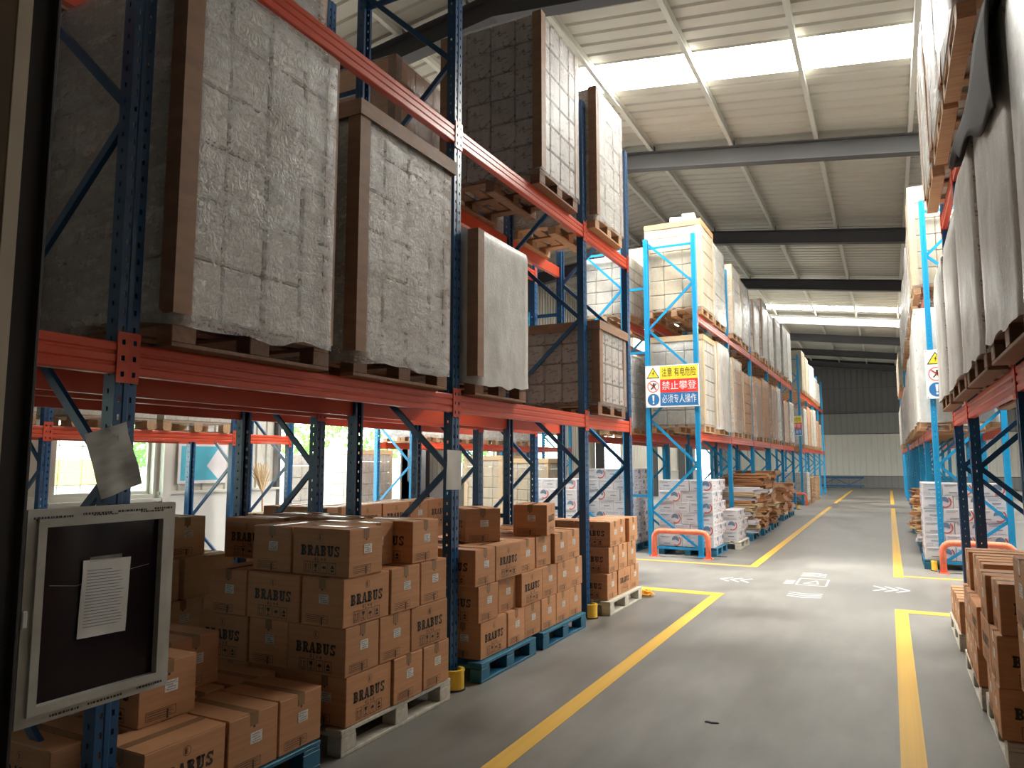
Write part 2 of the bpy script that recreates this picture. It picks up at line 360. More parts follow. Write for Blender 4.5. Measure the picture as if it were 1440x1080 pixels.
def slope_beam(y, xa, xb, depth, fw, tf, tw, m, name='rafter'):
    mb = MB()
    def slab(ya, yb, da, db):
        za, zb = zr(xa), zr(xb)
        v = [(xa, ya, za - da), (xa, yb, za - da), (xa, yb, za - db), (xa, ya, za - db), (xb, ya, zb - da), (xb, yb, zb - da), (xb, yb, zb - db), (xb, ya, zb - db)]
        for q in ((0, 1, 2, 3), (7, 6, 5, 4), (0, 4, 5, 1), (1, 5, 6, 2), (2, 6, 7, 3), (3, 7, 4, 0)): mb.quad(*[v[i] for i in q])
    slab(y - fw / 2, y + fw / 2, 0, tf); slab(y - fw / 2, y + fw / 2, depth - tf, depth); slab(y - tw / 2, y + tw / 2, tf, depth - tf)
    obj(name, mb.mesh(name, m), parent=ceiling)
for r in RAFT:
    white = abs(r - 33.75) < .1
    for xa, xb in ((RX, WL), (RX, WR)):
        slope_beam(r, xa, xb, .36, .22, .016, .012, 'rafter_white' if white else ('steel_dark' if r not in (14.5,) else 'steel_grey'))  # one rafter gets paler steel, standing in for skylight falling on it
ys = [Y0] + RAFT + [Y1]
PUR = [-9.4, -7.75, -6.2, -5.1, -4.1, -2.48, -.93, .62, 2.17, 3.72, 5.27, 6.82]
for x in PUR:
    for a, b_ in zip(ys[:-1], ys[1:]):
        if b_ - a < .3: continue
        mb = MB(); z = zr(x)
        mb.box(x - .035, x + .035, a, b_, z + .148, z + .16); mb.box(x - .035, x + .035, a, b_, z, z + .012); mb.box(x - .035, x - .027, a, b_, z + .012, z + .148)
        obj('purlin', mb.mesh('purlin', 'steel_white'), parent=ceiling)
        if b_ < 46 and b_ > 5:
            mb = MB(); mb.box(x - .05, x + .05, b_ - .06, b_ + .06, z - .01, z + .02); mb.box(x + .036, x + .044, b_ - .05, b_ + .05, z, z + .13)
            obj('purlin_cleat', mb.mesh('purlin_cleat', 'steel_dark'), parent=ceiling)

# walls
def ribbed(y0, y1, z0, z1, m, x, parent, name='wall_sheet', period=.22, axis='y', flip=1):
    mb = MB(); pr = rib_profile(y0, y1, period, .03)
    for (a, ha), (b_, hb) in zip(pr[:-1], pr[1:]):
        if axis == 'y': mb.quad((x + flip * ha, a, z0), (x + flip * hb, b_, z0), (x + flip * hb, b_, z1), (x + flip * ha, a, z1))
        else: mb.quad((a, x + flip * ha, z0), (b_, x + flip * hb, z0), (b_, x + flip * hb, z1), (a, x + flip * ha, z1))
    return obj(name, mb.mesh(name, m), parent=parent)
wl = MB()
OPEN = [(-5.2, -3.2, 1.05, 2.35), (.2, 2.2, 1.05, 2.35), (5.95, 7.58, 1.05, 2.35), (10.1, 14.25, 0, 3.6), (16.2, 18.6, 1.1, 2.6), (21.0, 23.4, 1.1, 2.6), (26.6, 29.6, 0, 3.8), (43.0, 47.0, 0, 3.2)]
HW = zr(WL) + .3
y = Y0
for (a, b_, z0, z1) in OPEN + [(Y1, Y1, 0, 0)]:
    wl.box(WL - .2, WL - .04, y, a, 0, HW)
    if b_ > a:
        if z0 > 0: wl.box(WL - .2, WL - .04, a, b_, 0, z0)
        wl.box(WL - .2, WL - .04, a, b_, z1, HW)
    y = b_
wall_left = obj('wall_left', wl.mesh('wall_left', 'wall_white'), label='side wall of pale ribbed sheet above a white plinth', kind='structure')
y = Y0
for (a, b_, z0, z1) in OPEN + [(Y1, Y1, 0, 0)]:
    ribbed(y, a, 1.12, HW, 'wall_sheet', WL - .038, wall_left)
    obj('plinth', bx(WL - .04, WL + .05, y, a, 0, 1.1, 'wall_white'), parent=wall_left)
    obj('plinth_ledge', bx(WL - .04, WL + .08, y, a, 1.1, 1.14, 'steel_white'), parent=wall_left)
    if b_ > a: ribbed(a, b_, z1, HW, 'wall_sheet', WL - .038, wall_left)
    y = b_
for r in RAFT[4:9]:
    if any(a - .1 < r < b_ + .1 for a, b_, _, _ in OPEN): continue
    mb = MB(); mb.box(WL + .06, WL + .36, r - .09, r - .078, 0, zr(WL)); mb.box(WL + .06, WL + .36, r + .078, r + .09, 0, zr(WL)); mb.box(WL + .2, WL + .21, r - .078, r + .078, 0, zr(WL))
    obj('portal_column', mb.mesh('portal_column', 'steel_grey'), parent=wall_left)
for i, (a, b_, z0, z1) in enumerate([OPEN[2], OPEN[4], OPEN[5], OPEN[0], OPEN[1]]):
    w = tag(bpy.data.objects.new('window_%d' % (i + 1), None), 'white framed sliding window in the left wall, %s' % ('beside the wall rack', 'first past the doorway', 'second past the doorway', 'farthest behind the camera', 'nearest the camera')[i], kind='structure'); COL.objects.link(w); w.location = (WL, a, z0)
    W = b_ - a; Hh = z1 - z0; mb = MB()
    for s in ((0, W, 0, .06), (0, W, Hh - .06, Hh), (0, .06, .06, Hh - .06), (W - .06, W, .06, Hh - .06)): mb.box(-.12, .02, s[0], s[1], s[2], s[3])
    obj('window_frame', mb.mesh('window_frame', 'alu'), parent=w)
    for k in range(2):
        s0, s1 = .06 + k * (W - .12) / 2, .06 + (k + 1) * (W - .12) / 2; mb = MB(); xo = -.03 - .04 * k
        for s in ((s0, s1, .06, .11), (s0, s1, Hh - .11, Hh - .06), (s0, s0 + .05, .11, Hh - .11), (s1 - .05, s1, .11, Hh - .11)): mb.box(xo - .03, xo, s[0], s[1], s[2], s[3])
        sash = obj('sash', mb.mesh('sash', 'alu'), parent=w)
        obj('pane', bx(xo - .018, xo - .012, s0 + .05, s1 - .05, .11, Hh - .11, 'glass'), parent=sash)
    obj('window_sill', bx(-.02, .12, -.05, W + .05, -.05, 0, 'alu'), parent=w)
mb = MB(); mb.box(WL - .25, WL + .06, 10.02, 10.1, 0, 3.7); mb.box(WL - .25, WL + .06, 14.25, 14.33, 0, 3.7); mb.box(WL - .25, WL + .06, 10.1, 14.25, 3.6, 3.7)
obj('door_1', mb.mesh('door_1', 'steel_grey'), label='grey steel frame of the wide open loading doorway', kind='structure')
obj('trim_1', bx(WL + .05, WL + .14, 7.6, 7.74, 0, 2.9, 'alu'), label='pale upright post beside the near window', kind='structure')

wall_back = obj('wall_back', bx(WL, WR, Y1, Y1 + .15, 0, 8.5, 'wall_sheet_dark'), label='far end wall of ribbed sheet, cream below and dark above', kind='structure')
for z0, z1, mm in ((0, .72, 'wall_sheet_mid'), (.72, 3.33, 'wall_sheet'), (3.33, 4.62, 'wall_sheet_mid'), (4.62, 8.4, 'wall_sheet_dark')):
    ribbed(WL, WR, z0, z1 - .02, mm, Y1 - .01, wall_back, period=.34, axis='x', flip=-1)
for z in (.72, 3.33, 4.62, 6.2): obj('girt_line', bx(WL, WR, Y1 - .07, Y1 - .045, z - .03, z + .01, 'steel_dark'), parent=wall_back)
_wr = MB(); _wr.box(WR, WR + .2, Y0, 26.6, 0, zr(WR) + .3); _wr.box(WR, WR + .2, 29.6, 43, 0, zr(WR) + .3); _wr.box(WR, WR + .2, 26.6, 29.6, 3.8, zr(WR) + .3); _wr.box(WR, WR + .2, 47, Y1, 0, zr(WR) + .3); _wr.box(WR, WR + .2, 43, 47, 3.2, zr(WR) + .3)
wall_right = obj('wall_right', _wr.mesh('wall_right', 'wall_white'), label='plain white wall behind the right-hand racks', kind='structure')
wall_front = obj('wall_front', bx(WL, WR, Y0 - .2, Y0, 0, 8.5, 'wall_sheet_dark'), label='near end wall behind the camera', kind='structure')

# ------------------------------------------------------------------ outside the doorway
_yd = MB(); _yd.box(-60, WL - .2, -20, 60, -.2, -.02); _yd.box(WR + .2, 50, -20, 60, -.2, -.02)
obj('ground_outside', _yd.mesh('ground_outside', 'yard'), label='pale concrete yard outside the doorway', kind='structure')

# ------------------------------------------------------------------ pallet racks
POST_H = 5.62
def post_mesh(h):
    mb = MB(); w, d = .10, .075
    mb.holed((0, -w / 2, 0), (0, 1, 0), (0, 0, 1), w, h, (.024, .076), .06, .075, .012, .024)
    mb.holed((-d, -w / 2, 0), (1, 0, 0), (0, 0, 1), d, h, (.036,), .095, .075, .013, .02)
    mb.holed((-d, w / 2, 0), (1, 0, 0), (0, 0, 1), d, h, (.036,), .095, .075, .013, .02)
    for s in (-1, 1):
        mb.quad((-d, s * w / 2, 0), (-d, s * .026, 0), (-d, s * .026, h), (-d, s * w / 2, h))
        mb.quad((-d, s * .026, 0), (-d + .015, s * .026, 0), (-d + .015, s * .026, h), (-d, s * .026, h))
    # raised centre rib of the front web
    mb.quad((.004, -.010, 0), (.004, .010, 0), (.004, .010, h), (.004, -.010, h)); mb.quad((0, -.014, 0), (.004, -.010, 0), (.004, -.010, h), (0, -.014, h)); mb.quad((.004, .010, 0), (0, .014, 0), (0, .014, h), (.004, .010, h))
    mb.quad((0, -w / 2, h), (0, w / 2, h), (-d, w / 2, h), (-d, -w / 2, h))
    return mb
BEAM_H = .135
def beam_mesh(L):
    # stepped, grooved box beam; top at z=0, front face at x=0
    p = [(-.05, 0), (-.004, 0), (0, -.008), (0, -.034), (-.006, -.040), (-.006, -.048), (0, -.054), (0, -.082), (-.006, -.088), (-.006, -.096), (0, -.102), (0, -.128), (-.004, -BEAM_H), (-.05, -BEAM_H)]
    return MB().prism(p, 'y', 0, L).mesh('beam', 'red')
def connector_mesh():
    mb = MB(); mb.holed((.006, 0, -.17), (0, 1, 0), (0, 0, 1), .052, .215, (.026,), .036, .068, .016, .022)
    mb.box(.0, .0055, 0, .004, -.17, .045); mb.box(.0, .0055, .048, .052, -.17, .045); mb.box(.0, .0055, .004, .048, .041, .045); mb.box(.0, .0055, .004, .048, -.17, -.166)
    return mb.mesh('beam_connector', 'red')
def rack(label, xf, depth, ys, levels, sgn=1, h=POST_H, paint='blue', light=(), spacer=False, group=None, beams_skip=()):
    """xf = aisle face, sgn=+1 when the aisle lies on +x of the rack; sgn=-1 mirrors it"""
    r = empty('pallet_rack', (xf, ys[0], 0), label, 'rack', group)
    xb = -sgn * depth
    for i, y in enumerate(ys):
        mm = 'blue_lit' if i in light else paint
        pm = cached(('post', h, mm), lambda: post_mesh(h).mesh('upright', mm))
        yy = y - ys[0]
        fp = cached(('foot', mm), lambda: MB().box(-.1, .025, -.08, .08, 0, .008).mesh('foot_plate', mm))
        for xx, rz in ((0, 0 if sgn > 0 else PI), (xb, PI if sgn > 0 else 0)):
            u = obj('upright', pm, (xx, yy, 0), rz, r); obj('foot_plate', fp, (0, 0, 0), 0, u)
        x1, x2 = -sgn * .06, xb + sgn * .06
        seq = [(x1, .12)]; f = False; z = .75
        while z < h - .05:
            seq.append((x1 if f else x2, z)); f = not f; z += .8
        for (xa, za), (xc, zc) in zip(seq[:-1], seq[1:]):
            mb = MB().bar((xa, 0, za), (xc, 0, zc), .024, .042); obj('brace', cached(('br', xa, za, xc, zc, mm), lambda: mb.mesh('brace', mm)), (0, yy, 0), 0, r)
        for z in (.12, h - .17):
            obj('brace', cached(('hb', x1, x2, z, mm), lambda: MB().bar((x1, 0, z), (x2, 0, z), .024, .04).mesh('brace', mm)), (0, yy, 0), 0, r)
        if spacer:
            for z in (1.0, 3.55, 4.72):
                obj('row_spacer', cached(('sp', sgn, mm, depth), lambda: MB().bar((xb - sgn * .0, 0, 0), (xb - sgn * .30, 0, 0), .025, .045).mesh('row_spacer', mm)), (0, yy, z), 0, r)
    cm = cached('conn', connector_mesh)
    for bi, (a, b_) in enumerate(zip(ys[:-1], ys[1:])):
        L = round(b_ - a - .1, 3); bm = cached(('beam', L), lambda: beam_mesh(L))
        for lv in levels:
            if (bi, lv) in beams_skip: continue
            for xx, front in ((sgn * .004, True), (xb - sgn * .004, False)):
                face = (sgn > 0) == front
                bo = obj('beam', bm, (xx, (a if face else b_) - ys[0] + (.05 if face else -.05), lv), 0 if face else PI, r)
                obj('beam_connector', cm, (0, -.05, 0), 0, bo); obj('beam_connector', cm, (0, L - .002, 0), 0, bo)
    return r
LV = (2.10, 4.18)
ysA = [-.67, 2.0, 4.67, 7.34, 8.85]
rack('blue and orange pallet rack nearest the camera on the left of the aisle', -2.86, .98, ysA, LV, spacer=True)
rack('dark blue pallet rack back to back behind the nearest left rack', -4.16, .92, ysA, LV)
ysC = [12.7, 15.5, 18.3, 21.1, 23.9, 26.7]
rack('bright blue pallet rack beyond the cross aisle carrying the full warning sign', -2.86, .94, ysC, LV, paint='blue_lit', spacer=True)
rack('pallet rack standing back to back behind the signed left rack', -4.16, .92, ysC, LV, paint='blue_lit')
ysD = [29.3, 32.0, 34.7, 37.4, 40.1]
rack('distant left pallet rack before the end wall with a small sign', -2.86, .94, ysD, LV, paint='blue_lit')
rack('near right-hand pallet rack with dark uprights at the frame edge', .62, .98, [-.67, 2.0, 4.67, 7.34, 8.85], LV, sgn=-1)
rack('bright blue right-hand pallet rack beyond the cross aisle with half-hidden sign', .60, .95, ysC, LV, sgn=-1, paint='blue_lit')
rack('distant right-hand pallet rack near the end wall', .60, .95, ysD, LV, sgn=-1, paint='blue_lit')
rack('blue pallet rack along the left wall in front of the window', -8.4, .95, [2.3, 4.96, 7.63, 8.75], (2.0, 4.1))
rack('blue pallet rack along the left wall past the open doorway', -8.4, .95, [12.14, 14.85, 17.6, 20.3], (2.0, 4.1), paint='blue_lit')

# ------------------------------------------------------------------ pallets
PH = .14
def pallet(x0, x1, y0, y1, z, label, kind='wood', detail=1, group='pallets'):
    """block pallet: deck boards, nine blocks, bottom boards; local origin at its base centre"""
    lx, ly = round(x1 - x0, 2), round(y1 - y0, 2); m = kind
    name = {'plastic_blue': 'plastic_pallet'}.get(kind, 'wooden_pallet')
    hx, hy = lx / 2, ly / 2; bw, bd = .10, .13
    loc = ((x0 + x1) / 2, (y0 + y1) / 2, z)
    if detail == 0:
        def whole():
            mb = MB()
            for k in range(6):
                a = -hx + k * (lx - .12) / 5; mb.box(a, a + .12, -hy, hy, PH - .022, PH)
            for i in range(3):
                yb = -hy + bd / 2 + i * (ly - bd) / 2
                for j in range(3):
                    xb = -hx + bw / 2 + j * (lx - bw) / 2; mb.box(xb - bw / 2, xb + bw / 2, yb - bd / 2, yb + bd / 2, .02, PH - .022)
                mb.box(-hx, hx, yb - bd / 2 + .01, yb + bd / 2 - .01, 0, .02)
            return mb.mesh('pallet', m)
        return obj(name, cached(('pal', lx, ly, m), whole), loc, label=label, cat='pallet', group=group)
    p = empty(name, loc, label, 'pallet', group)
    db = cached(('deck', ly, m), lambda: MB().bbox(-.058, .058, -hy, hy, PH - .022, PH, .003).mesh('deck_board', m))
    cr = cached(('cross', lx, m), lambda: MB().bbox(-hx, hx, -.06, .06, PH - .042, PH - .022, .003).mesh('stringer_board', m))
    bl = cached(('block', m), lambda: MB().bbox(-bw / 2, bw / 2, -bd / 2, bd / 2, .02, PH - .042, .004).mesh('block', m))
    bt = cached(('bot', ly, m), lambda: MB().bbox(-.05, .05, -hy, hy, 0, .02, .003).mesh('bottom_board', m))
    for k in range(6): obj('deck_board', db, (-hx + .058 + k * (lx - .116) / 5, 0, 0), 0, p)
    for i in range(3):
        yb = -hy + bd / 2 + i * (ly - bd) / 2
        obj('stringer_board', cr, (0, yb, 0), 0, p)
        for j in range(3):
            xb = -hx + bw / 2 + j * (lx - bw) / 2; obj('block', bl, (xb, yb, 0), 0, p)
            if i == 0: obj('bottom_board', bt, (xb, 0, 0), 0, p)
    return p

# ------------------------------------------------------------------ film-wrapped loads
def film_mesh(lx, ly, lz, seed, m, fine, sag=.05, bulge=.018, loose=0.):
    mb = MB(); hx, hy = lx / 2, ly / 2; r = .035
    nu = 14 if fine else 5; nv = 26 if fine else 7
    per = []
    for (ax_, ay_, bx_, by_) in ((-hx, -hy, hx, -hy), (hx, -hy, hx, hy), (hx, hy, -hx, hy), (-hx, hy, -hx, -hy)):
        d = Vector((bx_ - ax_, by_ - ay_)); L = d.length; d /= L
        for k in range(nu):
            t = r + (L - 2 * r) * k / (nu - 1); per.append((ax_ + d.x * t, ay_ + d.y * t, d.y, -d.x, math.sin(PI * k / (nu - 1))))
    n = len(per); off = seed * 7.31
    for j in range(nv + 1):
        t = j / nv
        for (x, y, nx, ny, e) in per:
            z = lz * t
            if j == 0: z = -.035 + sag * noise.noise((x * 5 + off, y * 5, 1.7)) - sag * .3
            d = .010 + e * (bulge * noise.noise((x * 3 + off, y * 3, z * 3)) + .006 * noise.noise((x * 14 + off, y * 14, z * 7))) + loose * max(0, e) * max(0, noise.noise((x * 1.5, y * 1.5 + off, z * 1.5)))
            if j == 0: d += .006
            if j == nv: d = -.006; z = lz + .008
            mb.v.append((x + nx * d, y + ny * d, z))
    for j in range(nv):
        for k in range(n):
            a = j * n + k; b_ = j * n + (k + 1) % n
            mb.f.append((a, b_, b_ + n, a + n)); mb.mi.append(0)
    mb.f.append(tuple(nv * n + k for k in range(n))); mb.mi.append(0)
    return mb.mesh('film', m, smooth=True)

def wrapped(label, x0, x1, y0, y1, z0, z1, carton='c_pale', film='film', nz=6, ny=3, nx=3, detail=2, corners='kraft_dark', cap=None, sgn=1, seed=None, palm='wood', palname=None, loose=0., toprow=0, group=None, skip_pallet=False):
    """a load of cartons under stretch film, standing on its own pallet on surface z0"""
    seed = seed if seed is not None else random.random() * 9
    if not skip_pallet:
        z0 += .004
        pallet(x0 + .01, x1 - .01, y0, y1, z0, palname or ('wooden pallet under the ' + label), palm, 1 if detail >= 1 else 0, group='pallets under the wrapped loads')
        z0 += PH + .003
    lx, ly, lz = x1 - x0, y1 - y0, z1 - z0; hx, hy = lx / 2, ly / 2
    t = empty('wrapped_load', ((x0 + x1) / 2, (y0 + y1) / 2, z0), label, 'pallet load', group or 'film-wrapped loads on the racks')
    cx, cy, cz = lx / nx, ly / ny, lz / nz
    if detail >= 1:
        cm = cached(('ct', round(cx, 2), round(cy, 2), round(cz, 2), carton), lambda: MB().bbox(-cx / 2 + .003, cx / 2 - .003, -cy / 2 + .003, cy / 2 - .003, .002, cz - .005, .012).mesh('carton', carton))
        for k in range(nz):
            for i in range(nx):
                for j in range(ny):
                    vis = (i == (nx - 1 if sgn > 0 else 0)) or j == 0 or (detail == 2 and (j == ny - 1 or k == nz - 1))
                    if not vis: continue
                    obj('carton', cm, (-hx + cx * (i + .5) + random.uniform(-.003, .003), -hy + cy * (j + .5) + random.uniform(-.003, .003), cz * k), 0, t)
    else:
        def blk():
            mb = MB()
            for k in range(nz):
                for j in range(ny):
                    mb.box(-hx, hx, -hy + cy * j + .004, -hy + cy * (j + 1) - .004, cz * k + .003, cz * (k + 1) - .003)
            return mb.mesh('carton_block', carton)
        tag(obj('carton_block', blk(), (0, 0, 0), 0, t), kind='stuff')
    if corners:
        w = .095
        for sx in (-1, 1):
            for sy in (-1, 1):
                off = .024 if detail == 2 and sy < 0 else .007; mb = MB(); X, Yy = sx * (hx + off), sy * (hy + off)
                mb.box(*sorted((X, X - sx * w)), *sorted((Yy, Yy - sy * .006)), 0, lz); mb.box(*sorted((X, X - sx * .006)), *sorted((Yy - sy * .006, Yy - sy * w)), 0, lz)
                obj('corner_board', mb.mesh('corner_board', corners), (0, 0, 0), 0, t)
    if cap:
        mb = MB(); e = .033 if detail == 2 else .012; c = cap if isinstance(cap, str) else 'kraft_dark'; hcap = .09
        mb.box(-hx - e, hx + e, -hy - e, hy + e, lz, lz + .008)
        for s in (-1, 1):
            mb.box(-hx - e, hx + e, *sorted((s * (hy + e), s * (hy + e - .006))), lz - hcap, lz); mb.box(*sorted((s * (hx + e), s * (hx + e - .006))), -hy - e + .006, hy + e - .006, lz - hcap, lz)
        obj('top_cover', mb.mesh('top_cover', c), (0, 0, 0), 0, t)
    if film:
        obj('film', film_mesh(lx + (.02 if corners or cap else 0), ly + (.02 if corners or cap else 0), lz - (.09 if cap else 0), seed, film, detail >= 2, loose=loose), (0, 0, 0), 0, t)
    return t

# ------------------------------------------------------------------ loads on the racks
LXA = (-3.84, -2.76)
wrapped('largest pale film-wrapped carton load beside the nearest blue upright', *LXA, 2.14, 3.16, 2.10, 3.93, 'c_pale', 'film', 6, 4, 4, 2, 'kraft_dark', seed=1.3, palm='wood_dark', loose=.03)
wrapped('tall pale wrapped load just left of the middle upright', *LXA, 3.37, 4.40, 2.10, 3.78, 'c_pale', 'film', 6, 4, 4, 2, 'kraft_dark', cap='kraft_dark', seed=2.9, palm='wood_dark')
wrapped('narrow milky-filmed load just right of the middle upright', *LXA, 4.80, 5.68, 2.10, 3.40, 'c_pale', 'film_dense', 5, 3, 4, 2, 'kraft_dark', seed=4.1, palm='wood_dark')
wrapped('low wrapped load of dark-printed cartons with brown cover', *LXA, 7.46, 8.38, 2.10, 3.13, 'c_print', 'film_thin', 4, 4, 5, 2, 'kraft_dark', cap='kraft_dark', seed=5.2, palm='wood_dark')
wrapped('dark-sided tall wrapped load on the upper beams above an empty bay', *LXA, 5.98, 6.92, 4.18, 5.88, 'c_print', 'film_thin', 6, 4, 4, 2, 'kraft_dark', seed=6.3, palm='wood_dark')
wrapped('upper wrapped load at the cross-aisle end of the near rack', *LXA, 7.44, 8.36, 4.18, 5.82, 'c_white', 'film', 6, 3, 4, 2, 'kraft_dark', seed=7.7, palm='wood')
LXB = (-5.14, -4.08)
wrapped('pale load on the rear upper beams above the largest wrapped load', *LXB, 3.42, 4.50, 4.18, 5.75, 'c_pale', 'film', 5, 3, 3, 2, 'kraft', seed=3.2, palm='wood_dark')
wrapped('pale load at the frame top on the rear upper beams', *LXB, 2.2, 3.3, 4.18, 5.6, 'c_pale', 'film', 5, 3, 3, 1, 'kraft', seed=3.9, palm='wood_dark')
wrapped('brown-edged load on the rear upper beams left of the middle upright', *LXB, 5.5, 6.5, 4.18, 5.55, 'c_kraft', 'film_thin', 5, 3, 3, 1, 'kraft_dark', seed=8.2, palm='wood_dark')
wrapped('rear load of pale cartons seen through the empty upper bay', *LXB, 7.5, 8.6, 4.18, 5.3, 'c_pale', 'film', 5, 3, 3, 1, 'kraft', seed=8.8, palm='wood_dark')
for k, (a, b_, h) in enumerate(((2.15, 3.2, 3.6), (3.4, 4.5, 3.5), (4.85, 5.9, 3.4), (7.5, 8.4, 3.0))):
    wrapped('lower rear load of pale cartons, %s behind the nearest rack' % ORD[k], *LXB, a, b_, 2.10, h, 'c_pale', 'film', 5, 3, 3, 1, None, seed=9 + k, palm='wood_dark')

# rack bay beside the camera: unseen loads added to block light from behind
for k, (xr, z, h, w) in enumerate(((LXA, 0, 1.7, 'floor'), (LXA, 2.10, 3.95, 'lower'), (LXA, 4.18, 5.9, 'upper'), (LXB, 0, 1.7, 'floor'), (LXB, 2.10, 3.95, 'lower'), (LXB, 4.18, 5.9, 'upper'))):
    wrapped('unseen light-blocking load at %s level beside the camera, %s row' % (w, 'aisle' if k < 3 else 'rear'), *xr, -.55, .72, z, h, 'c_pale', 'film', 6, 3, 3, 0, None, seed=300 + k, palm='wood_dark')
# rack beyond the cross aisle (left)
up = [(12.79, 13.82, 5.90, 'c_cream', 'film_thin', 'kraft_pale', True), (13.98, 15.05, 5.80, 'c_white', 'film', None, False), (15.66, 16.7, 5.78, 'c_white', 'film', 'kraft_pale', False), (16.95, 18.0, 5.72, 'c_print', 'film', 'kraft_dark', False),
      (18.55, 19.5, 5.6, 'c_pale', 'film', 'kraft_dark', False), (19.75, 20.8, 5.86, 'c_print', 'film', 'kraft_dark', False), (21.25, 22.3, 5.78, 'c_pale', 'film', None, False), (22.6, 23.7, 5.85, 'c_white', 'film', None, False), (24.1, 25.2, 5.9, 'c_white', 'film', None, False), (25.4, 26.5, 5.95, 'c_white', 'film_dense', None, False)]
lo = [(12.81, 13.74, 3.82, 'c_white', 'film_thin', 'kraft_pale', True), (14.0, 15.1, 3.86, 'c_kraft', 'film_dense', 'kraft_pale', False), (15.7, 16.75, 3.78, 'c_kraft', 'film', 'kraft_pale', False), (17.0, 18.1, 3.62, 'c_kraft', 'film_thin', 'kraft_pale', False),
      (18.45, 19.6, 3.66, 'c_kraft', 'film', None, False), (19.8, 20.9, 3.75, 'c_kraft', 'film_thin', 'kraft', False), (21.2, 22.3, 3.72, 'c_kraft', 'film', None, False), (22.5, 23.6, 3.8, 'c_pale', 'film', 'kraft', False), (24.1, 25.2, 3.5, 'c_kraft', 'film', None, False), (25.4, 26.5, 3.55, 'c_pale', 'film', None, False)]
for k, (a, b_, h, c, f, co, cap) in enumerate(up):
    wrapped('wrapped load, %s along the upper level of the signed left rack' % ORD[k], -3.8, -2.79 - (0, .02, 0, .04, .03, .0, .05, .02, 0, .03)[k], a, b_, 4.18, h, c, f, 6, 3, 3, 1 if b_ < 19 else 0, co, cap='kraft' if cap else None, seed=20 + k)
for k, (a, b_, h, c, f, co, cap) in enumerate(lo):
    wrapped('wrapped load, %s along the lower level of the signed left rack' % ORD[k], -3.8, -2.80 - (0, .0, .03, .05, .02, .04, .0, .05, .03, 0)[k], a, b_, 2.10, h, c, f, 6, 3, 3, 1 if b_ < 19 else 0, co, cap='kraft_pale' if cap else None, seed=40 + k)
wc = MB().bbox(-.11, .11, -.15, .15, 0, .14, .006).mesh('white_box', 'white_card')
for k, (x, y, rz, lb) in enumerate(((-3.02, 12.98, .1, 'small white box on the near edge of the highest left load'), (-3.0, 13.35, -.2, 'small white box further back on the highest left load'), (-3.3, 13.1, .3, 'small white box set in from the edge of the highest left load'))):
    o = obj('small_box', wc, (x, y, 5.911), rz, label=lb, cat='box', group='loose white boxes on the highest left load')
    obj('flap_seam', cached('seam', lambda: bx(-.012, .012, -.148, .148, .1395, .1412, 'tape')), (0, 0, 0), 0, o)
wrapped('very bright white load on the rear row past the cross aisle', -5.08, -4.12, 12.78, 13.85, 4.18, 5.42, 'c_white', 'film_thin', 5, 3, 3, 1, None, seed=60)
wrapped('warm brown-cornered load on the rear row behind the white load', -5.08, -4.05, 14.2, 15.2, 4.18, 5.95, 'c_cream', 'film_thin', 6, 3, 3, 1, 'kraft_pale', seed=61)
for k, (a, b_, h) in enumerate(((12.8, 13.85, 3.55), (14.1, 15.2, 3.7), (15.8, 16.9, 3.6), (17.1, 18.1, 3.5))):
    wrapped('lower rear-row load past the cross aisle, %s from the near end' % ORD[k], -5.08, -4.1, a, b_, 2.10, h, 'c_pale', 'film', 5, 3, 3, 1 if k == 0 else 0, None, seed=62 + k)
# distant left rack
for k, (a, b_) in enumerate(((29.4, 30.6), (30.75, 31.9), (32.15, 33.3), (33.45, 34.55), (34.9, 36.1), (36.2, 37.3))):
    wrapped('distant load, %s along the upper level before the end wall' % ORD[k], -3.8, -2.76, a, b_, 4.18, (5.8, 5.72, 5.6, 5.66, 5.3, 5.2)[k], 'c_cream' if k < 2 else 'c_pale', 'film_thin', 6, 3, 3, 0, None, seed=70 + k)
    wrapped('distant load, %s along the lower level before the end wall' % ORD[k], -3.8, -2.76, a, b_, 2.10, (3.6, 3.75, 3.7, 3.8, 3.4, 3.3)[k], ('c_pale', 'c_kraft', 'c_cream')[k % 3], 'film_thin', 6, 3, 3, 0, None, seed=80 + k)

# right-hand racks
RXA = (.50, 1.56)
rb = [(2.2, 3.35, 3.5), (3.40, 4.58, 3.5), (4.78, 5.90, 3.46), (6.0, 7.2, 3.42), (7.5, 8.62, 3.45)]
for k, (a, b_, h) in enumerate(rb):
    wrapped('milky wrapped load, %s along the near right rack at lower level' % ORD[k], *RXA, a, b_, 2.10, h, 'c_pale', 'film_dense', 6, 3, 3, 2 if k in (1, 2) else 1, None, sgn=-1, seed=100 + k, palm='wood_dark', loose=.025)
for k, (a, b_, h) in enumerate([(2.2, 3.35, 5.6), (3.45, 4.55, 5.7), (4.80, 5.95, 5.75), (6.05, 7.2, 5.8), (7.5, 8.62, 5.7)]):
    wrapped('pale wrapped load, %s along the near right rack at upper level' % ORD[k], .47, 1.54, a, b_, 4.18, h, 'c_white', 'film', 6, 3, 3, 1, 'kraft', sgn=-1, seed=110 + k, palm='wood', loose=.03)
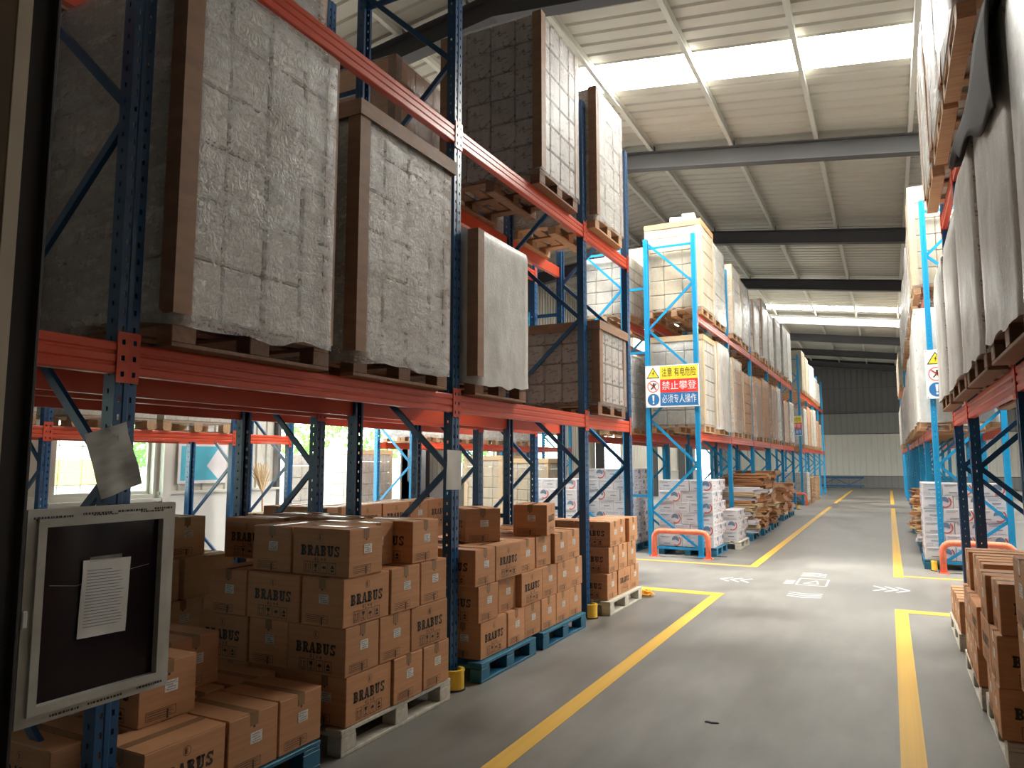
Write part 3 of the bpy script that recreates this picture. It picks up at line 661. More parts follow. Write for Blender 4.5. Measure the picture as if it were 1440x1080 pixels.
for k, (a, b_) in enumerate(((12.8, 13.8), (14.1, 15.2), (15.7, 16.8), (17.0, 18.1), (18.5, 19.6), (19.8, 20.9), (21.3, 22.4), (22.6, 23.7))):
    wrapped('wrapped load, %s along the upper level of the far right rack' % ORD[k], .46, 1.5, a, b_, 4.18, (5.9, 5.6, 5.7, 5.5, 5.7, 5.6, 5.4, 5.5)[k], 'c_cream' if k == 0 else 'c_pale', 'film_thin', 6, 3, 3, 1 if k < 2 else 0, 'kraft_pale' if k == 0 else None, sgn=-1, seed=120 + k)
    wrapped('wrapped load, %s along the lower level of the far right rack' % ORD[k], .44, 1.5, a, b_, 2.10, (3.95, 3.8, 3.6, 3.7, 3.6, 3.4, 3.5, 3.5)[k], 'c_pale', 'film_dense', 6, 3, 3, 1 if k < 1 else 0, None, sgn=-1, seed=130 + k, loose=.06)
for k, (a, b_) in enumerate(((29.4, 30.5), (30.8, 31.9), (32.2, 33.3), (33.5, 34.6))):
    wrapped('distant right-hand load, %s at upper level near the end wall' % ORD[k], .46, 1.5, a, b_, 4.18, 5.5, 'c_cream', 'film_thin', 6, 3, 3, 0, None, sgn=-1, seed=140 + k)
    wrapped('distant right-hand load, %s at lower level near the end wall' % ORD[k], .46, 1.5, a, b_, 2.10, 3.6, 'c_pale', 'film_thin', 6, 3, 3, 0, None, sgn=-1, seed=150 + k)

# dark plastic sheet folded over the near right load: it hangs down the aisle side, lower towards the camera
mb = MB(); n1_, n2_ = 22, 12
for i in range(n1_ + 1):
    y = 3.36 + 2.1 * i / n1_; low = min(3.52, 3.02 + .25 * (y - 3.36) + .03 * math.sin(i * .8))
    for j in range(n2_ + 1):
        t = j / n2_
        if t < .4: p = (.585 - .118 * t / .4, y, 3.53 + .006 * math.sin(i * .9 + j))
        else: s_ = (t - .4) / .6; p = (.455 - .012 * math.sin(s_ * 3 + i * .4), y + .04 * s_, 3.53 - (3.53 - low) * s_)
        mb.v.append(p)
for i in range(n1_):
    for j in range(n2_):
        a = i * (n2_ + 1) + j; mb.f.append((a, a + 1, a + n2_ + 2, a + n2_ + 1)); mb.mi.append(0)
so = obj('plastic_sheet', mb.mesh('plastic_sheet', 'film_dark', True), label='dark plastic sheet sagging over the top of the near right load', cat='plastic sheet')
sm = so.modifiers.new('thickness', 'SOLIDIFY'); sm.thickness = .005

# ------------------------------------------------------------------ printed brown cartons
BL, BS, BH = .42, .31, .268
def carton_body(m):
    mb = MB().bbox(-BL / 2 + .002, BL / 2 - .002, -BS / 2 + .002, BS / 2 - .002, 0, BH - .004, .004)
    mb.box(-BL / 2 + .004, BL / 2 - .004, -BS / 2 + .004, -.0012, BH - .004, BH - .001); mb.box(-BL / 2 + .004, BL / 2 - .004, .0012, BS / 2 - .004, BH - .004, BH - .001)
    return mb.mesh('carton', m)
CB = {'kraft': carton_body('kraft'), 'kraft_pale': carton_body('kraft_pale')}
mb = MB(); mb.box(-BL / 2, BL / 2, -.024, .024, BH - .001, BH)
for s in (-1, 1): mb.box(*sorted((s * (BL / 2 - .0025), s * (BL / 2 - .001))), -.024, .024, BH - .06, BH)
TAPE = mb.mesh('tape', 'tape')
mb = MB()
for s in (-1, 1): mb.box(*sorted((s * (BL / 2 - .0025), s * (BL / 2 - .0012))), -.006, .006, BH - .07, BH - .012); mb.box(*sorted((s * (BL / 2 - .0025), s * (BL / 2 - .0012))), -.005, .005, .008, .05)
SEAM = mb.mesh('end_mark', 'ink')
def slab_word(word, h=.060, w=.043, gap=.006):
    """heavy slab-serif capitals drawn as flat strips in XZ"""
    mb = MB(); t = .0165; s = .0115; x = -((w + gap) * len(word) - gap) / 2
    def hr(x0, x1, z0, z1): mb.quad((x0, 0, z0), (x1, 0, z0), (x1, 0, z1), (x0, 0, z1))
    def arc(cx, cz, rx0, rx1, rz0, rz1, a0, a1, n=9):
        for k in range(n):
            p, q = a0 + (a1 - a0) * k / n, a0 + (a1 - a0) * (k + 1) / n
            mb.quad((cx + rx0 * math.cos(p), 0, cz + rz0 * math.sin(p)), (cx + rx1 * math.cos(p), 0, cz + rz1 * math.sin(p)), (cx + rx1 * math.cos(q), 0, cz + rz1 * math.sin(q)), (cx + rx0 * math.cos(q), 0, cz + rz0 * math.sin(q)))
    for ch in word:
        z = -h / 2
        if ch in 'BR':
            hr(x + .004, x + .004 + t, z, z + h); hr(x, x + .022, z + h - s, z + h)
            q = h * .25
            arc(x + .022, z + h - q - .001, .005, .017, q - s + .001, q + .001, -PI / 2, PI / 2); hr(x + .0165, x + .022, z + h / 2 - s * .55, z + h / 2 + s * .45)
            if ch == 'B': hr(x, x + .022, z, z + s); arc(x + .022, z + q + .001, .006, .018, q - s + .001, q + .001, -PI / 2, PI / 2)
            else:
                hr(x, x + .0195, z, z + s); mb.quad((x + .027, 0, z), (x + .041, 0, z), (x + .031, 0, z + h * .5), (x + .018, 0, z + h * .5)); hr(x + .027, x + .043, z, z + s)
        elif ch == 'A':
            c = x + w / 2
            mb.quad((x + .003, 0, z), (x + .012, 0, z), (c + .002, 0, z + h), (c - .007, 0, z + h)); mb.quad((x + w - .016, 0, z), (x + w - .002, 0, z), (c + .008, 0, z + h), (c - .005, 0, z + h))
            hr(x + .010, x + w - .010, z + h * .26, z + h * .26 + .008); hr(x - .002, x + .015, z, z + s); hr(x + w - .019, x + w + .002, z, z + s)
        elif ch == 'U':
            hr(x + .004, x + .004 + t, z + .018, z + h); hr(x + w - .014, x + w - .004, z + .018, z + h); hr(x - .001, x + .020, z + h - s, z + h); hr(x + w - .019, x + w + .001, z + h - s, z + h)
            arc(x + w / 2, z + .018, w / 2 - .0155, w / 2 - .004, .018 - s, .018, -PI, 0)
        elif ch == 'S':
            q = h * .25; c = x + w / 2
            arc(c, z + h - q, .0065, .0175, q - s, q + .0005, .25, PI * 1.5, 12); arc(c, z + q, .0065, .0175, q - s, q + .0005, -PI + .25, PI * .5, 12); hr(x + w - .010, x + w - .003, z + h * .66, z + h); hr(x + .003, x + .010, z, z + h * .34)
        x += w + gap
    return mb.mesh('lettering', 'ink')
LETT = slab_word('BRABUS')
SUBT = to_wall(text_mesh('4L×4', .034, 'ink', spacing=1.35, name='contents_print'))
def ring(mb, cx, cz, r0, r1, y=0, n=20, mi=0, a0=0, a1=2 * PI):
    for k in range(n):
        t0 = a0 + (a1 - a0) * k / n; t1 = a0 + (a1 - a0) * (k + 1) / n
        mb.quad((cx + r0 * math.cos(t0), y, cz + r0 * math.sin(t0)), (cx + r1 * math.cos(t0), y, cz + r1 * math.sin(t0)), (cx + r1 * math.cos(t1), y, cz + r1 * math.sin(t1)), (cx + r0 * math.cos(t1), y, cz + r0 * math.sin(t1)), mi)
def disc(mb, cx, cz, r, y=0, n=20, mi=0): mb.poly([(cx + r * math.cos(2 * PI * k / n), y, cz + r * math.sin(2 * PI * k / n)) for k in range(n)], mi)
def frame2(mb, x0, x1, z0, z1, w, y=0, mi=0):
    for a in ((x0, x1, z0, z0 + w), (x0, x1, z1 - w, z1), (x0, x0 + w, z0 + w, z1 - w), (x1 - w, x1, z0 + w, z1 - w)): mb.quad((a[0], y, a[2]), (a[1], y, a[2]), (a[1], y, a[3]), (a[0], y, a[3]), mi)
def rect(mb, x0, x1, z0, z1, y=0, mi=0): mb.quad((x0, y, z0), (x1, y, z0), (x1, y, z1), (x0, y, z1), mi)
mb = MB(); ring(mb, 0, 0, .019, .0215); rect(mb, -.008, -.003, -.012, .012); ring(mb, -.002, .006, .003, .0065, n=10); ring(mb, -.002, -.006, .003, .0065, n=10)
EMBL = mb.mesh('round_emblem', 'ink_soft')
mb = MB()
for k in range(4):
    x = -.108 + k * .056; frame2(mb, x, x + .046, 0, .056, .0026)
    c = x + .023
    if k == 0:
        for s in (-.010, .010): rect(mb, c + s - .002, c + s + .002, .014, .038); mb.poly([(c + s - .006, 0, .036), (c + s + .006, 0, .036), (c + s, 0, .046)])
        rect(mb, c - .016, c + .016, .008, .011)
    elif k == 1: mb.poly([(c - .012, 0, .046), (c - .008, 0, .028), (c + .008, 0, .028), (c + .012, 0, .046)]); rect(mb, c - .002, c + .002, .012, .028); rect(mb, c - .010, c + .010, .008, .012)
    elif k == 2: ring(mb, c, .024, 0, .014, a0=0, a1=PI, n=10); rect(mb, c - .0015, c + .0015, .008, .026)
    else: mb.poly([(c - .014, 0, .026), (c + .014, 0, .026), (c, 0, .046)]); rect(mb, c - .011, c + .011, .010, .020)
ICON = mb.mesh('handling_icons', 'ink'); ICON.transform(Matrix.Diagonal((1.1, 1, 1.12, 1)))
STICK = MB().box(-.036, .036, -.0006, 0, -.026, .026).mesh('sticker', 'sticker')
mb = MB()
for k, (a, b_) in enumerate(((-.028, .02), (-.028, .008), (-.02, .026), (-.026, .024))): rect(mb, a, b_, .014 - k * .011, .018 - k * .011)
STXT = mb.mesh('sticker_print', 'ink_grey')
mb = MB(); frame2(mb, -.115, .045, 0, .042, .003)
for k in range(3): rect(mb, -.105, .02 + .01 * (k % 2), .008 + k * .011, .012 + k * .011)
ENDP = mb.mesh('end_print', 'ink_soft')
def carton(x, y, z, rz, label, group, m='kraft', faces='all', flip=False):
    """x, y = centre of the base; long side along local X"""
    o = obj('carton', CB[m], (x, y, z), rz, label=label, cat='carton', group=group)
    e = .0012
    obj('tape', TAPE, (0, 0, 0), 0, o); obj('end_mark', SEAM, (0, 0, 0), 0, o)
    if m == 'kraft':
        for s in (0, 1):
            yy = -BS / 2 - e + .002 if s == 0 else BS / 2 + e - .002; r = 0 if s == 0 else PI
            zz = (lambda v: BH - v) if flip else (lambda v: v); rr = (0, PI, r) if flip else (0, 0, r)
            obj('lettering', LETT, (0, yy, zz(.142)), rot=rr, parent=o); obj('contents_print', SUBT, (0, yy, zz(.092)), rot=rr, parent=o)
            obj('handling_icons', ICON, (0, yy, zz(.016)), rot=rr, parent=o); obj('round_emblem', EMBL, (0, yy, zz(.215)), rot=rr, parent=o)
    for s in (-1, 1):
        st = obj('sticker', STICK, (s * (BL / 2 - .0012), s * .014, .150), s * PI / 2, o); obj('sticker_print', STXT, (0, -.0009, 0), 0, st)
        obj('end_print', ENDP, (s * (BL / 2 - .0008), 0, .018), s * PI / 2, o)
    return o
LAYER = ['bottom', 'second', 'third', 'fourth', 'fifth']
def stack(desc, xf, layers, z0, group, sgn=1, depth=1.1, m='kraft', endrow=True):
    """layers: per layer a list of (y0, 'L'|'S', recess); L shows the lettered long side to the aisle.  Also builds the row running back from the near end."""
    top = len(layers) - 1
    for li, row in enumerate(layers):
        z = z0 + li * (BH + .001); lname = 'top' if li == top else LAYER[li]
        for k, it in enumerate(row):
            y0, ty = it[0], it[1]; rec = it[2] if len(it) > 2 else random.uniform(0, .012)
            wx, wy = (BS, BL) if ty == 'L' else (BL, BS)
            x = xf - sgn * (rec + wx / 2); y = y0 + wy / 2
            rz = (PI / 2 if sgn > 0 else -PI / 2) if ty == 'L' else (0 if sgn > 0 else PI)
            carton(x, y, z, rz + random.uniform(-.012, .012), 'brown carton, %s layer, %s along the aisle, on %s' % (lname, ORD[k], desc), group, m)
        if endrow:
            y0, ty = row[0][0], row[0][1]; x = xf - sgn * ((BS if ty == 'L' else BL) + .016 + (row[0][2] if len(row[0]) > 2 else 0)); k = 0; lim = depth - (.3 if li == top else 0)
            while abs(x - xf) + BL * .8 < lim + .2 and k < 4:
                tt = ('S', 'L')[(k + li) % 2]; wx, wy = (BS, BL) if tt == 'L' else (BL, BS)
                carton(x - sgn * wx / 2, y0 + wy / 2 + random.uniform(0, .015), z, (PI / 2 if tt == 'L' else 0) + random.uniform(-.01, .01), 'brown carton, %s layer, %s back from near corner, on %s' % (lname, ORD[k + 1], desc), group, m)
                x -= sgn * (wx + .006); k += 1
Z1 = PH + .004
# near white pallet
pallet(-3.86, -2.72, 3.28, 4.40, 0, 'pale wooden pallet under the tall brown carton stack nearest the camera', 'wood_white', 1, 'pale floor pallets')
stack('the near white pallet', -2.71, [[(3.31, 'L'), (3.74, 'S'), (4.06, 'S')], [(3.29, 'S'), (3.61, 'S'), (3.93, 'L')], [(3.27, 'L'), (3.70, 'S'), (4.03, 'S')], [(3.30, 'S'), (3.62, 'S', .16), (3.94, 'S', .02)]], Z1, 'cartons on the near white pallet')
stackfill = [(-3.0, 3.98), (-3.44, 3.72), (-3.42, 4.1)]
for k, (x, y) in enumerate(stackfill):
    carton(x - .45, y + .1, Z1 + 3 * (BH + .001), 0, 'brown carton, top layer, %s in from the aisle on the near white pallet' % ('second' if k == 0 else ('third' if k == 1 else 'innermost')), 'cartons on the near white pallet')
# long blue pallets
pallet(-3.8, -2.70, 4.79, 5.72, 0, 'blue plastic pallet just past the middle upright', 'plastic_blue', 1, 'blue floor pallets')
pallet(-3.8, -2.70, 5.86, 6.86, 0, 'blue plastic pallet just before the second yellow foot guard', 'plastic_blue', 1, 'blue floor pallets')
stack('the long blue pallets', -2.73, [[(4.85, 'L'), (5.28, 'S'), (5.595, 'S'), (5.91, 'S'), (6.225, 'S'), (6.54, 'S')], [(4.81, 'S'), (5.2, 'S', .05), (5.515, 'L'), (5.94, 'S'), (6.255, 'S'), (6.57, 'S')], [(4.76, 'S'), (5.08, 'L'), (5.505, 'S', .02), (5.86, 'S', .03), (6.19, 'S'), (6.505, 'S')]], Z1, 'cartons on the long blue pallets')
for k, (x, y) in enumerate(((-3.4, 5.24), (-3.4, 5.57), (-3.4, 5.9), (-3.4, 6.23), (-3.4, 6.56))):
    carton(x + .01, y + .15, Z1 + 2 * (BH + .001), 0, 'brown carton, top layer, %s along the second row of the long blue pallets' % ORD[k], 'cartons on the long blue pallets')
zt = Z1 + 3 * (BH + .001)
carton(-3.12, 5.40, zt, math.radians(140), 'single brown carton turned askew on top, beside the middle upright', 'loose cartons on top of the stacks')
carton(-2.90, 6.12, zt, math.radians(104), 'single brown carton on top of the long blue pallet stack, farther one', 'loose cartons on top of the stacks')
# far white pallet
pallet(-3.75, -2.66, 7.45, 8.55, 0, 'pale wooden pallet at the cross-aisle end of the near left rack', 'wood_white', 1, 'pale floor pallets')
stack('the far white pallet', -2.70, [[(7.50, 'S'), (7.86, 'L'), (8.29, 'S')], [(7.56, 'S'), (7.88, 'S'), (8.2, 'S')], [(7.62, 'S'), (7.95, 'S', .05), (8.27, 'S')]], Z1, 'cartons on the far white pallet')
# nearest, low and in shade
pallet(-3.7, -2.74, 2.10, 3.14, 0, 'blue plastic pallet in shade under the framed board', 'plastic_blue', 1, 'blue floor pallets')
stack('the low stack under the framed board', -2.75, [[(2.10, 'L'), (2.53, 'S'), (2.845, 'S')]], Z1, 'cartons on the low shaded stack', endrow=False)
for k, (x, y, z, rz, lb) in enumerate(((-3.24, 2.42, 1, 0, 'brown carton on the second layer beside the framed board corner'), (-3.24, 2.42, 0, 0, 'brown carton below the one beside the framed board corner'), (-3.34, 2.10, 0, 0, 'brown carton half hidden behind the framed board bottom edge'), (-3.42, 2.76, 0, 0, 'brown carton at the back of the low shaded stack'),
                                       (-3.52, 2.8, 1, 0, 'brown carton in deep shade between the low and tall stacks'), (-3.38, 3.09, 0, 0, 'brown carton wedged against the tall stack at its foot'), (-3.67, 2.42, 1, 0, 'brown carton behind the framed board at second layer'))):
    carton(x, y, Z1 + z * (BH + .001), rz, lb, 'cartons on the low shaded stack')
# rear row behind the middle upright
pallet(-5.1, -4.12, 4.78, 5.85, 0, 'blue plastic pallet of the rear row behind the middle upright', 'plastic_blue', 1, 'blue floor pallets')
pallet(-5.1, -4.12, 5.95, 7.0, 0, 'blue plastic pallet of the rear row, farther one', 'plastic_blue', 1, 'blue floor pallets')
stack('the rear-row stack', -4.14, [[(4.8 + .32 * k, 'S') for k in range(6)], [(4.78, 'L'), (5.21, 'S'), (5.53, 'S'), (5.85, 'S'), (6.17, 'S'), (6.5, 'S')], [(4.8 + .32 * k, 'S') for k in range(6)], [(4.76, 'S'), (5.08, 'L'), (5.51, 'L'), (5.94, 'S'), (6.26, 'L')]], Z1, 'cartons of the rear-row stack')
# plain cartons with window light put into their pale colour
pallet(-5.1, -4.2, 2.95, 4.0, 0, 'pale wooden pallet under the plain cartons in window-lit colour', 'wood_white', 1, 'pale floor pallets')
stack('the stack in window-lit colour', -4.22, [[(2.98, 'L'), (3.42, 'L')], [(2.98, 'S'), (3.3, 'S'), (3.62, 'S')]], Z1, 'plain cartons in window-lit colour', m='kraft_pale')
stack('the upper stack in window-lit colour', -4.24, [[(3.02, 'L'), (3.48, 'L')], [(3.0, 'S'), (3.40, 'S', .1)]], Z1 + 2 * (BH + .001), 'plain cartons in window-lit colour', m='kraft_pale')
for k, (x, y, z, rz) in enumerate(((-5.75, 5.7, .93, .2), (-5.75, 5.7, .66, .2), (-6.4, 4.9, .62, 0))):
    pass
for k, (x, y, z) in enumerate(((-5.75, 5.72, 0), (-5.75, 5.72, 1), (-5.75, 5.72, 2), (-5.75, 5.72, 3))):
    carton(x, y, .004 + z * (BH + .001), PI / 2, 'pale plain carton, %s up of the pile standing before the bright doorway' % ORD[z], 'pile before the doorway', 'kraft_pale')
# right-hand floor stacks
pallet(.46, 1.5, 2.6, 3.74, 0, 'pale pallet under the carton stack at the right frame edge', 'wood_white', 1, 'pale floor pallets')
stack('the frame-edge right stack', .43, [[(2.7, 'S'), (3.03, 'S'), (3.36, 'S')], [(2.7, 'S'), (3.03, 'S'), (3.38, 'S')], [(2.7, 'S'), (3.03, 'S'), (3.37, 'S')], [(2.7, 'S'), (3.03, 'S'), (3.36, 'S')]], Z1, 'cartons at the right frame edge', sgn=-1)
pallet(.48, 1.5, 4.74, 5.70, 0, 'pale pallet under the nearer low right carton stack', 'wood_white', 1, 'pale floor pallets')
stack('the middle right stack', .455, [[(4.76, 'S'), (5.08, 'S')], [(4.74, 'S'), (5.06, 'L')], [(4.75, 'S', .03), (5.07, 'S')]], Z1, 'cartons of the middle right stack', sgn=-1)
pallet(.46, 1.5, 5.76, 6.9, 0, 'pale pallet under the farther right carton stack', 'wood_white', 1, 'pale floor pallets')
stack('the farther right stack', .45, [[(5.78, 'S'), (6.10, 'S'), (6.43, 'S')], [(5.60, 'L', 0), (6.03, 'S'), (6.35, 'S')], [(5.62, 'S', .05), (5.96, 'S', .05), (6.32, 'S', .03)]], Z1, 'cartons of the farther right stack', sgn=-1)
pallet(.46, 1.5, 7.45, 8.5, 0, 'yellow-edged pallet at the cross-aisle end of the right rack', 'wood_white', 1, 'pale floor pallets')
stack('the farthest right stack', .47, [[(7.44, 'S'), (7.76, 'S'), (8.1, 'S')]], Z1, 'cartons of the farthest right stack', sgn=-1)

# ------------------------------------------------------------------ white printed boxes
WLn, WS, WH = .40, .27, .19
def wbox_print(w):
    """flat print on one face of width w: red crescent round a slate disc, type lines"""
    mb = MB()
    cx = w * .24; ring(mb, cx, .098, .070, .088, n=16, mi=0, a0=-2.1, a1=.9); ring(mb, cx - .012, .112, .0, .062, n=14, mi=1, a0=-.5, a1=PI + .2)
    rect(mb, -w * .42, -w * .05, .150, .160, mi=2); rect(mb, -w * .42, -w * .12, .132, .137, mi=2)
    rect(mb, -w * .30, -w * .02, .040, .055, mi=2); rect(mb, -w * .42, w * .1, .020, .024, mi=2)
    return mb.mesh('box_print', ['ink_red', 'ink_blue', 'ink_grey'])
def wbox_lines(w):
    mb = MB(); rect(mb, -w * .4, w * .35, .155, .162, mi=0); rect(mb, -w * .4, w * .1, .135, .140, mi=0); rect(mb, -w * .18, w * .22, .080, .098, mi=0); frame2(mb, -w * .4, -w * .1, .02, .05, .004, mi=0); rect(mb, 0, w * .36, .03, .036, mi=0)
    return mb.mesh('box_print', ['ink_grey'])
WB = MB().bbox(-WLn / 2 + .002, WLn / 2 - .002, -WS / 2 + .002, WS / 2 - .002, 0, WH - .002, .004).mesh('printed_box', 'white_card')
WPL, WPS = wbox_print(WLn), wbox_lines(WS)
def wbox(x, y, z, rz, label, group):
    o = obj('printed_box', WB, (x, y, z), rz, label=label, cat='box', group=group)
    obj('box_print', WPL, (0, -WS / 2 - .0004, 0), 0, o); obj('box_print', WPL, (0, WS / 2 + .0004, 0), PI, o)
    obj('box_print', WPS, (WLn / 2 + .0004, 0, 0), PI / 2, o); obj('box_print', WPS, (-WLn / 2 - .0004, 0, 0), -PI / 2, o)
    return o
def white_stack(desc, xa, xb, y0, rows, z0, group, sgn=1, depthrows=3):
    """near face (towards the camera) at y0 between xa and xb, plus the aisle side"""
    for r_ in range(rows):
        x = xa; k = 0; z = z0 + r_ * WH; lname = 'bottom' if r_ == 0 else ('top' if r_ == rows - 1 else ORD[r_])
        pat = ('L', 'S', 'S') if r_ % 2 == 0 else ('S', 'S', 'L')
        if xb - xa > 1.03: pat = ('L', 'L', 'S') if r_ % 2 == 0 else ('S', 'L', 'L')
        for k, ty in enumerate(pat):
            w, d = (WLn, WS) if ty == 'L' else (WS, WLn)
            wbox(x + w / 2, y0 + d / 2 + random.uniform(0, .012), z, 0 if ty == 'L' else PI / 2, 'white printed box, %s layer, %s from left, %s' % (lname, ORD[k], desc), group)
            x += w + .002
        xs = (x - .002 - WS / 2) if sgn > 0 else xa + WS / 2
        yy = y0 + (WLn if pat[-1 if sgn > 0 else 0] == 'S' else WS) + .02
        for j in range(depthrows):
            if yy + WLn > y0 + 1.15: break
            wbox(xs, yy + WLn / 2, z, PI / 2, 'white printed box, %s layer, %s along the aisle, %s' % (lname, ORD[j], desc), group); yy += WLn + .003
pallet(-3.66, -2.66, 12.79, 13.72, 0, 'blue plastic pallet under white boxes behind the left orange guard', 'plastic_blue', 1, 'blue floor pallets')
white_stack('the stack behind the left guard', -3.64, -2.7, 12.77, 6, Z1, 'white printed boxes behind the left guard')
pallet(-3.5, -2.48, 13.98, 14.95, 0, 'pale pallet under the low white boxes past the left guard', 'wood_white', 1, 'pale floor pallets')
white_stack('the low stack past the left guard', -3.46, -2.52, 14.0, 3, Z1, 'white printed boxes past the left guard', depthrows=2)
pallet(-2.66 - .3, -2.5, 13.25, 13.75, 0, 'small blue pallet jutting into the aisle past the left guard', 'plastic_blue', 1, 'blue floor pallets') if False else None
pallet(-5.05, -4.08, 12.79, 13.75, 0, 'blue plastic pallet under white boxes of the rear row', 'plastic_blue', 1, 'blue floor pallets')
white_stack('the rear-row white stack', -5.02, -4.08, 12.77, 7, Z1, 'white printed boxes of the rear row')
pallet(-6.1, -5.15, 12.6, 13.6, 0, 'blue plastic pallet under white boxes left of the rear row', 'plastic_blue', 1, 'blue floor pallets')
white_stack('the leftmost white stack', -6.08, -5.14, 12.62, 6, Z1, 'white printed boxes left of the rear row')
pallet(.40, 1.54, 12.79, 13.75, 0, 'blue plastic pallet under white boxes behind the right guard', 'plastic_blue', 1, 'blue floor pallets')
white_stack('the stack behind the right guard', .42, 1.5, 12.79, 6, Z1, 'white printed boxes behind the right guard', sgn=-1)

# ------------------------------------------------------------------ piles of flattened cartons
def flat_bundle(seed):
    mb = MB(); rnd = random.Random(seed); z = 0
    for k in range(5):
        h = rnd.uniform(.012, .02); w = rnd.uniform(.42, .5); d = rnd.uniform(.3, .36); ox, oy = rnd.uniform(-.02, .02), rnd.uniform(-.02, .02)
        mb.box(-w + ox, w + ox, -d + oy, d + oy, z + .001, z + h); z += h
        if rnd.random() < .5: mb.box(w + ox, w + ox + .004, -d * .8 + oy, d * .7 + oy, z - h - .05, z)
    return mb, z
FB = []
for s in range(5):
    a, z = flat_bundle(s); FB.append([(a.mesh('flattened_cartons', mm), z) for mm in ('kraft', 'kraft_pale', 'white_card')])
def flat_pile(desc, x, y, z0, ztop, mixw, pal, n0=0, sgn=1):
    pallet(x - .5, x + .5, y - .5, y + .5, 0, 'pallet under the %s' % desc, pal, 1, 'pallets under flattened cartons')
    z = z0; k = 0; cnt = 0
    while z < ztop - .03:
        me, h = FB[random.randrange(5)][0 if random.random() > mixw else random.choice((1, 2))]
        o = obj('flattened_cartons', me, (x + random.uniform(-.08, .08) + sgn * .03, y + random.uniform(-.06, .06), z), random.uniform(-.13, .13), label='flattened cartons, layer %s of the %s' % (['one', 'two', 'three', 'four', 'five', 'six', 'seven', 'eight', 'nine', 'ten', 'eleven', 'twelve', 'thirteen', 'fourteen', 'fifteen', 'sixteen', 'seventeen', 'eighteen', 'nineteen', 'twenty'][min(cnt, 19)], desc), cat='cardboard', group='bundles of flattened cartons')
        z += h + .002; cnt += 1
flat_pile('pale cardboard pile nearest the low white boxes', -3.02, 16.1, Z1, 1.02, .75, 'plastic_blue')
flat_pile('tall brown cardboard pile behind the yellow foot guard', -2.98, 17.4, Z1, 1.34, .3, 'plastic_blue')
flat_pile('second tall brown cardboard pile along the left rack', -3.0, 18.95, Z1, 1.36, .15, 'plastic_blue')
flat_pile('dark brown cardboard pile before the distant guard', -3.1, 21.75, Z1, 1.0, .05, 'plastic_blue')
flat_pile('cardboard pile beside the distant guard', -3.1, 23.2, Z1, .95, .1, 'plastic_blue')
flat_pile('ragged cardboard pile past the right guard', .92, 14.85, Z1, .98, .2, 'plastic_blue', sgn=-1)
flat_pile('second cardboard pile along the far right rack', .92, 16.6, Z1, .85, .3, 'plastic_blue', sgn=-1)
flat_pile('third cardboard pile along the far right rack', .92, 19.4, Z1, 1.0, .2, 'plastic_blue', sgn=-1)
carton(-3.02, 19.95, .002, .1, 'brown carton standing on the floor between two cardboard piles', 'loose cartons past the guard')
for k, y in enumerate((30.85, 33.4)):
    for j in range(7): pallet(-3.7, -2.7, y, y + 1.05, j * (PH + .001), 'empty pallet, %s up in the %s distant pallet stack' % (ORD[j], ('nearer', 'farther')[k]), 'wood', 0, 'empty pallets stacked at the far end')
wrapped('white wrapped load on the floor of the distant left rack', -3.75, -2.75, 29.5, 30.6, 0, 1.2, 'c_white', 'film_thin', 6, 3, 3, 0, None, seed=170)

# ------------------------------------------------------------------ rack-end guards, foot guards
def guard(x0, x1, y, label):
    g = empty('rack_guard', ((x0 + x1) / 2, y, 0), label, 'rack guard', 'orange rack-end guards'); hw = (x1 - x0) / 2; h = .43; r = .045; R = .12; pts = [(-hw, 0, .008), (-hw, 0, h - R)]
    for k in range(1, 7): a = PI - k * PI / 12; pts.append((-hw + R + R * math.cos(a), 0, h - R + R * math.sin(a)))
    for k in range(0, 7): a = PI / 2 - k * PI / 12; pts.append((hw - R + R * math.cos(a), 0, h - R + R * math.sin(a)))
    pts.append((hw, 0, .008))
    obj('bent_tube', MB().tube(pts, r, 14).mesh('bent_tube', 'orange', True), (0, 0, 0), 0, g)
    for s in (-1, 1):
        p = obj('base_plate', bx(-.075, .075, -.075, .075, 0, .01, 'orange'), (s * hw, 0, 0), 0, g)
        obj('anchor_bolt', cached('bolt', lambda: MB().tube([(0, 0, .01), (0, 0, .03)], .01, 6).mesh('anchor_bolt', 'steel_grey')), (s * .06, -.055, 0), 0, p)
guard(-3.63, -2.72, 12.42, 'orange tube guard at the foot of the signed left rack')
guard(.63, 1.5, 12.45, 'orange tube guard at the foot of the right rack past the cross aisle')
guard(-3.63, -2.75, 29.0, 'distant orange tube guard at the last left rack')
def foot_guard(x, y, label, sgn=1):
    g = empty('foot_guard', (x, y, 0), label, 'foot guard', 'yellow upright foot guards'); mb = MB(); pr = []
    for k in range(13): a = -PI / 2 + PI * k / 12; pr.append((.075 * math.cos(a) * sgn, .075 * math.sin(a)))
    inner = [(p[0] * .72 - .0 * sgn, p[1] * .72) for p in reversed(pr)]
    mb.prism(pr + inner, 'z', .01, .14); obj('shell', mb.mesh('shell', 'yellow'), (0, 0, 0), 0, g)
    obj('rim', MB().prism([(p[0] * 1.06, p[1] * 1.06) for p in pr] + [(p[0] * 1.0, p[1] * 1.0) for p in reversed(pr)], 'z', .125, .14).mesh('rim', 'yellow'), (0, 0, 0), 0, g)
    obj('base_strip', MB().prism([(p[0] * 1.15, p[1] * 1.15) for p in pr], 'z', 0, .01).mesh('base_strip', 'rubber'), (0, 0, 0), 0, g)
foot_guard(-2.82, 4.60, 'yellow foot guard on the middle upright beside the white pallet')
foot_guard(-2.82, 7.28, 'yellow foot guard on the upright before the far white pallet')
foot_guard(-2.82, 18.2, 'yellow foot guard beside the tall brown cardboard pile')
foot_guard(-2.82, 26.65, 'small yellow foot guard on the last dark upright of the signed rack')
